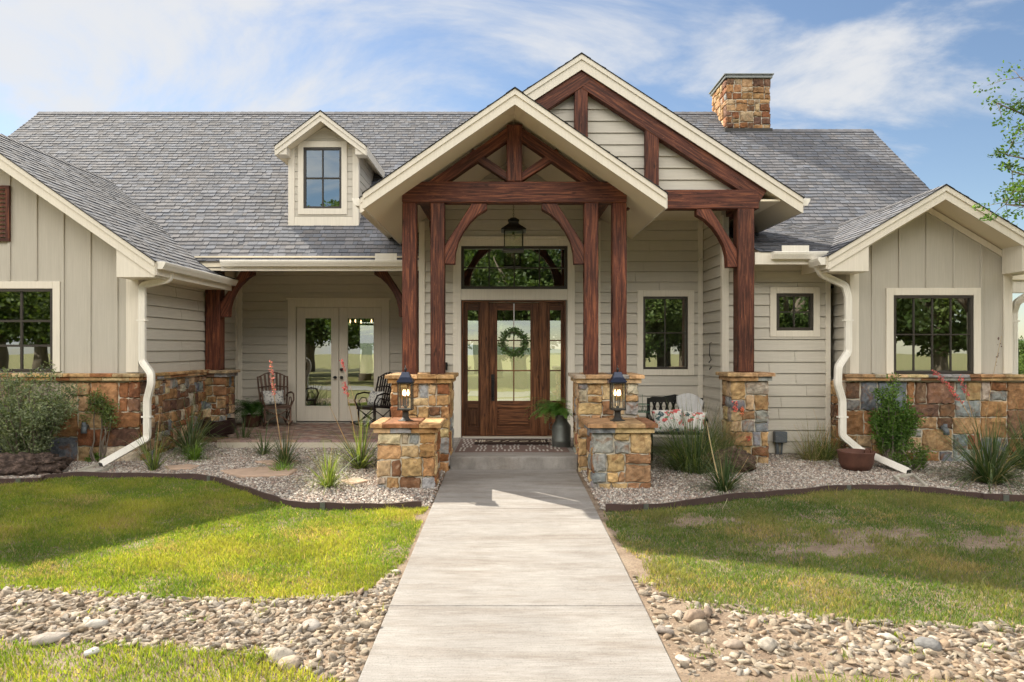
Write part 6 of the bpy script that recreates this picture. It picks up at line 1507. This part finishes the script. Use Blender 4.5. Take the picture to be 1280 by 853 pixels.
c1 = rocking_chair(-4.72, 14.75, .0, R(28), M['rocker'], 'brown wooden rocking chair beside the dark fern')
c2 = rocking_chair(-2.66, 14.55, .0, R(-38), M['rocker_dark'], 'dark rocking chair half behind the entry pier')
pillow((-4.76, 14.72, .455), R(28), .42, .30, 'pale patterned pillow on the brown rocking chair', M['pillow']); pillow((-2.64, 14.50, .455), R(-38), .38, .30, 'pale patterned pillow on the dark rocking chair', M['pillow'])
# bench
bx, by, bz = 2.70, 11.42, -.13
t = thing('garden_bench', 'black metal garden bench with a cut out backrest below the tall window', 'bench', (bx, by, bz)); t.rotation_euler = (0, 0, R(-6)); BK = M['black']
W2 = .42
for s in (-1, 1):
    for yy in (-.24, .22): m = MB(); m.box(s * W2 - .025, s * W2 + .025, yy - .025, yy + .025, 0, .62 if yy < 0 else .94); lbuild(m, 'leg', BK, t, bev=.005)
    m = MB(); m.tube([(s * W2, -.27, .63), (s * W2, -.10, .65), (s * W2, .1, .66), (s * W2, .24, .72)], .024, 8); lbuild(m, 'armrest', BK, t)
m = MB(); m.box(-W2, W2, -.26, .22, .40, .44); lbuild(m, 'seat', BK, t, bev=.005)
m = MB(); top = [(-W2, .93), (-.36, .96), (-.2, .955), (-.12, .975), (0, 1.0), (.12, .975), (.2, .955), (.36, .96), (W2, .93), (W2, .87), (-W2, .87)]
m.prism(top[::-1], 'y', .205, .245); m.box(-W2, W2, .205, .245, .50, .545)
for k in range(8):
    x0 = -W2 + .07 + k * .10; m.beam((x0, .225, .54), (x0 + .055, .225, .72), .03, .032, (0, 1, 0)); m.beam((x0 + .055, .2255, .71), (x0, .2255, .88), .03, .033, (0, 1, 0)); m.beam((x0 + .05, .2245, .54), (x0 - .005, .2245, .72), .03, .031, (0, 1, 0)); m.beam((x0 - .005, .224, .71), (x0 + .05, .224, .88), .03, .03, (0, 1, 0))
lbuild(m, 'backrest', BK, t)
pillow((2.53, 11.28, .30), R(-2), .46, .36, 'white cushion printed with coral red flowers on the bench', M['floral'], -.3, .05, 'cushion'); pillow((2.93, 11.24, .30), R(-12), .36, .33, 'smaller floral cushion leaning under the grey throw', M['floral'], -.3, -.08, 'cushion')
m = MB(); N = 16; rg = random.Random(2)
for i in range(N + 1):
    for j in range(N + 1):
        u, v = i / N, j / N; x = 2.72 + .42 * u + .03 * math.sin(v * 7); k = v * 1.35
        if v < .45: y, z = 11.60 - .13 * v / .45 - .0, .72 + .06 * math.sin(u * 3) + .14 * math.sin(v / .45 * 1.57) - .10 * u * u
        else: w2 = (v - .45) / .55; y, z = 11.47 - .16 * w2, .86 - .27 * w2 - .10 * u * u + .03 * math.sin(u * 5 + 1)
        m.v.append((x, y + .012 * math.sin(u * 22 + v * 5), z + .008 * math.sin(v * 25)))
for i in range(N):
    for j in range(N): q = i * (N + 1) + j; m.face((q, q + 1, q + N + 2, q + N + 1))
rng_ = random.Random(1)
for k in range(26): x = 2.73 + k * .016; m.poly([(x, 11.31, .60 - .10 * ((x - 2.72) / .42) ** 2), (x + .006, 11.31, .60 - .1 * ((x - 2.72) / .42) ** 2), (x + .004, 11.30, .54 - .1 * ((x - 2.72) / .42) ** 2)])
o = m.build('throw_blanket', M['throw'], None, loc=(2.9, 11.4, .7), smooth=True); setprops(o, 'pale grey fringed throw draped over the bench back', 'blanket'); sol = o.modifiers.new('thick', 'SOLIDIFY'); sol.thickness = .012
# green wire stand
t = thing('wire_stand', 'green wire plant stand between the entry pier and the bench', 'plant stand', (2.16, 11.75, -.13)); G_ = M['greenwire']; m = MB(); w, d = .15, .12
cx, cy = 2.16, 11.75
for s in (-1, 1):
    for q in (-1, 1): m.tube([(cx + s * w, cy + q * d, -.13), (cx + s * w, cy + q * d, .58)], .008, 6)
m.build('leg', G_, t)
for zz_ in (.20, .58):
    m = MB()
    for k in range(7): xx = cx - w + k * 2 * w / 6; m.tube([(xx, cy - d, zz_), (xx, cy + d, zz_)], .004, 5)
    for q in (-1, 1): m.tube([(cx - w, cy + q * d, zz_), (cx + w, cy + q * d, zz_)], .008, 6)
    for q in (-1, 1): m.tube([(cx + q * w, cy - d, zz_), (cx + q * w, cy + d, zz_)], .008, 6)
    m.build('shelf', G_, t)
m = MB()
for q in (-1, 1):
    yq = cy + q * d
    for k in range(4): xx = cx - w + k * 2 * w / 4; m.tube([(xx, yq, .58), (xx + w / 4, yq, .69), (xx + w / 2, yq, .58)], .004, 5)
    m.tube([(cx - w, yq, .70), (cx + w, yq, .70)], .006, 6)
m.tube([(cx - w * .4, cy, .58), (cx - w * .4, cy, .86), (cx + w * .4, cy, .86), (cx + w * .4, cy, .58)], .004, 5); m.build('lattice', G_, t)
m = MB(); m.box(cx - .12, cx + .12, cy - .09, cy + .09, .21, .44); o = m.build('green_tin', mat_flat('green_paint', (.07, .17, .11), .5), None, loc=(cx, cy, .2), bev=.01); setprops(o, 'small green tin box on the shelf of the wire stand', 'tin')
# chandeliers seen through the glass
def chandelier(x, y, z, r, n, lab):
    t = thing('chandelier', lab, 'chandelier', (x, y, z)); m = MB(); pts = [(x + r * math.cos(a), y + r * math.sin(a), z) for a in [k * 6.283 / 20 for k in range(21)]]; m.tube(pts, .015, 6); m.tube([(x, y, z + .45), (x, y, z)], .012, 6)
    for k in range(4): a = k * 1.57; m.tube([(x, y, z + .3), (x + r * math.cos(a), y + r * math.sin(a), z)], .008, 5)
    m.build('ring_frame', M['cast'], t)
    for k in range(n): a = k * 6.283 / n; m = MB(); m.lathe([(.007, 0), (.017, .03), (.014, .055), (.003, .09)], (x + r * math.cos(a), y + r * math.sin(a), z + .03), 8); m.build('bulb', M['bulb'], t, smooth=True)
chandelier(-3.35, 17.2, 2.18, .38, 6, 'lit ring chandelier seen through the french door nearer the entry'); chandelier(6.55, 13.2, 2.12, .28, 5, 'lit chandelier seen through the window of the narrow wing')
# ---------------------------------------------------------------- trees
def limb_tree(name, loc, limbs, leaf_c, leaf_r, nl, size, cols, seed, label, cat='tree', grp=None, mat=None, aspect=.5):
    t = thing(name, label, cat, loc, grp); m = MB()
    for pts, rr in limbs: m.tube(pts, rr, 8)
    m.build('trunk', M['bark'], t, smooth=True); leaf_cloud('crown', M['leaf'], leaf_c, leaf_r, nl, size, cols, seed, t, aspect=aspect); return t
# the small leaved tree reaching in past the narrow wing
rg = random.Random(12); bx, by = 8.75, 9.4; gz0 = float(gz(bx, by)); limbs = []; C = []; Rr = []
limbs.append(([(bx, by, gz0), (bx - .05, by, 1.2), (bx - .1, by + .05, 2.3)], [.11, .085, .07]))
tips = [((6.35, 9.3, 4.78), 1), ((6.6, 9.45, 4.15), 1), ((6.38, 9.2, 3.45), 1), ((6.68, 9.5, 3.95), 1), ((7.0, 9.8, 5.3), 0), ((7.6, 8.8, 5.7), 0), ((8.6, 9.4, 6.1), 0), ((9.8, 9.1, 5.2), 0), ((10.2, 9.9, 4.2), 0), ((7.2, 10.4, 3.9), 0), ((9.3, 8.6, 4.6), 0), ((6.7, 9.0, 4.85), 1), ((6.62, 9.3, 3.5), 1), ((6.85, 9.3, 4.4), 0)]
for (tx, ty, tz), vis in tips:
    b = Vector((bx - .1, by + .05, 2.3)); T = Vector((tx, ty, tz)); pts = []
    for j in range(9): u = j / 8; p = b.lerp(T, u); p.z += .45 * math.sin(u * 3.14) * (1 if tz > 4 else .8); p.x += rg.gauss(0, .03); pts.append(p)
    limbs.append((pts, [.045 * (1 - .9 * j / 8) + .003 for j in range(9)]))
    for j in range(3, 9):
        for q in range(3 if j > 4 else 1):
            off = Vector((rg.gauss(0, .16), rg.gauss(0, .2), rg.gauss(0, .10))); e = pts[j] + off * (1.0 if vis else 1.6); limbs.append(([pts[j], pts[j].lerp(e, .5) + Vector((0, 0, .02)), e], [.005, .004, .002])); C.append(tuple(e)); Rr.append((.13, .13, .055) if vis else (.24, .24, .12))
limb_tree('crape_myrtle', (bx, by, gz0), limbs, C, Rr, 7000, .055, [(.05, .11, .02), (.075, .145, .028), (.11, .19, .04), (.04, .08, .018)], 5, 'small leaved tree with thin branches reaching over the narrow wing', aspect=.55)
# oaks across the drive, mirrored in the windows
protos = []
def oak(x, y, h, w, seed, label, grp):
    rg = random.Random(seed); z = float(gz(x, y)); L = []; C = []; Rr = []
    L.append(([(x, y, z), (x + .1, y, z + h * .18), (x - .1, y + .1, z + h * .36)], [.42, .34, .28]))
    for i in range(9):
        a = i * .7 + rg.random(); T = Vector((x + math.cos(a) * w * .62, y + math.sin(a) * w * .62, z + h * rg.uniform(.45, .85))); b = Vector((x - .1, y + .1, z + h * .33)); L.append(([b, b.lerp(T, .5) + Vector((0, 0, h * .06)), T], [.2, .12, .03]))
    for i in range(70):
        a = rg.uniform(0, 6.28); q = rg.random() ** .5; zz_ = rg.uniform(-1, 1); rr = math.sqrt(max(0, 1 - zz_ * zz_)) * q; C.append((x + math.cos(a) * rr * w, y + math.sin(a) * rr * w, z + h * .62 + zz_ * h * .36)); Rr.append(w * rg.uniform(.14, .26))
    return limb_tree('oak_tree', (x, y, z), L, C, Rr, 18000, .24, [(.06, .10, .03), (.085, .13, .04), (.12, .165, .05), (.05, .075, .025)], seed, label, 'tree', grp, aspect=.7)
def copy_tree(src, loc, rz, s, label):
    r = src.copy(); COL.objects.link(r); r.location = loc; r.rotation_euler = (0, 0, rz); r.scale = (s, s, s * 1.05); r['label'] = label
    for ch in list(src.children): c = ch.copy(); COL.objects.link(c); c.parent = r
    return r
GR = 'oaks across the drive mirrored in the windows'
o1 = oak(-6, -19, 9.5, 4.6, 1, 'spreading oak standing across the drive', GR); o2 = oak(7, -17, 8.5, 4.2, 2, 'rounder oak standing across the drive', GR)
for i, (x, y, s, a) in enumerate([(-17, -18, 1.0, 1), (-27, -24, 1.25, 2), (1, -27, 1.45, 3), (17, -20, 1.1, 4), (27, -22, 1.3, 5), (-12, -30, 1.4, 6), (13, -33, 1.6, 2.5), (38, -26, 1.4, .6), (-40, -27, 1.5, 1.7), (-1, -40, 1.7, 2.2), (24, -36, 1.7, 3.3), (-24, -38, 1.7, 4.4), (-8, -25, 1.5, .4), (9, -24, 1.5, 5.1), (1, -21, 1.1, 2.9)] + [(-80 + 11 * k, -50 - 5 * (k % 3), 1.9, k * 1.3) for k in range(15)]):
    copy_tree(o1 if i % 2 else o2, (x, y, float(gz(x, y))), a, s, ('spreading oak' if i % 2 else 'rounder oak') + ' standing across the drive')
# greenery and hills far beyond the narrow wing
GB = 'trees on the slope beyond the narrow wing'
for i, (x, y, s, a) in enumerate([(22, 31, .42, 1), (27, 36, .5, 2), (17.5, 26, .34, 3), (33, 41, .6, 4), (40, 50, .7, 5), (-30, 40, .6, 1), (-38, 48, .7, 3)]):
    c = copy_tree(o1, (x, y, float(gz(x, y)) - .4 - (.8 if x > 0 else 0)), a, s, 'distant green tree on the slope beyond the house'); c['group'] = GB
v = []; f = []; N = 90
for i in range(N):
    x = -2600 + 5200 * i / (N - 1); h = 9 + 7 * math.sin(i * .23) + 4 * math.sin(i * .61 + 1); v += [(x, 1300, -40), (x, 1500, h), (x, 1900, -40)]
for i in range(N - 1):
    for q in range(2): b = i * 3 + q; f.append((b, b + 3, b + 4, b + 1))
o = np_mesh('hills', np.array(v, float), np.array(f), mat_flat('wooded_hill', (.06, .085, .045), .95, 0, .02, .3, 0), smooth=True); o['kind'] = 'structure'
# side porch beyond the narrow wing
t = thing('side_pavilion', 'small open porch roof beyond the outer corner of the narrow wing', 'porch', (10.2, 14.5, 0))
m = MB(); m.prism([(13.0, 3.0), (15.5, 3.9), (15.5, 3.75), (13.0, 2.85)][::-1], 'x', 8.9, 12.6); shm = m.build('roof', M['soffit'], t)
m = MB(); shingles(m, (8.9, 12.96, 3.02), (1, 0, 0), (0, 1, .36), 3.7, 2.7, rgS); m.build('shingle_cover', M['shingle'], shm); m = MB(); m.box(8.95, 12.5, 13.05, 13.2, 2.62, 2.86); m.build('beam', M['trim'], t); m = MB(); m.box(12.3, 12.48, 13.05, 13.2, -.2, 2.62); m.build('post', M['timber'], t)
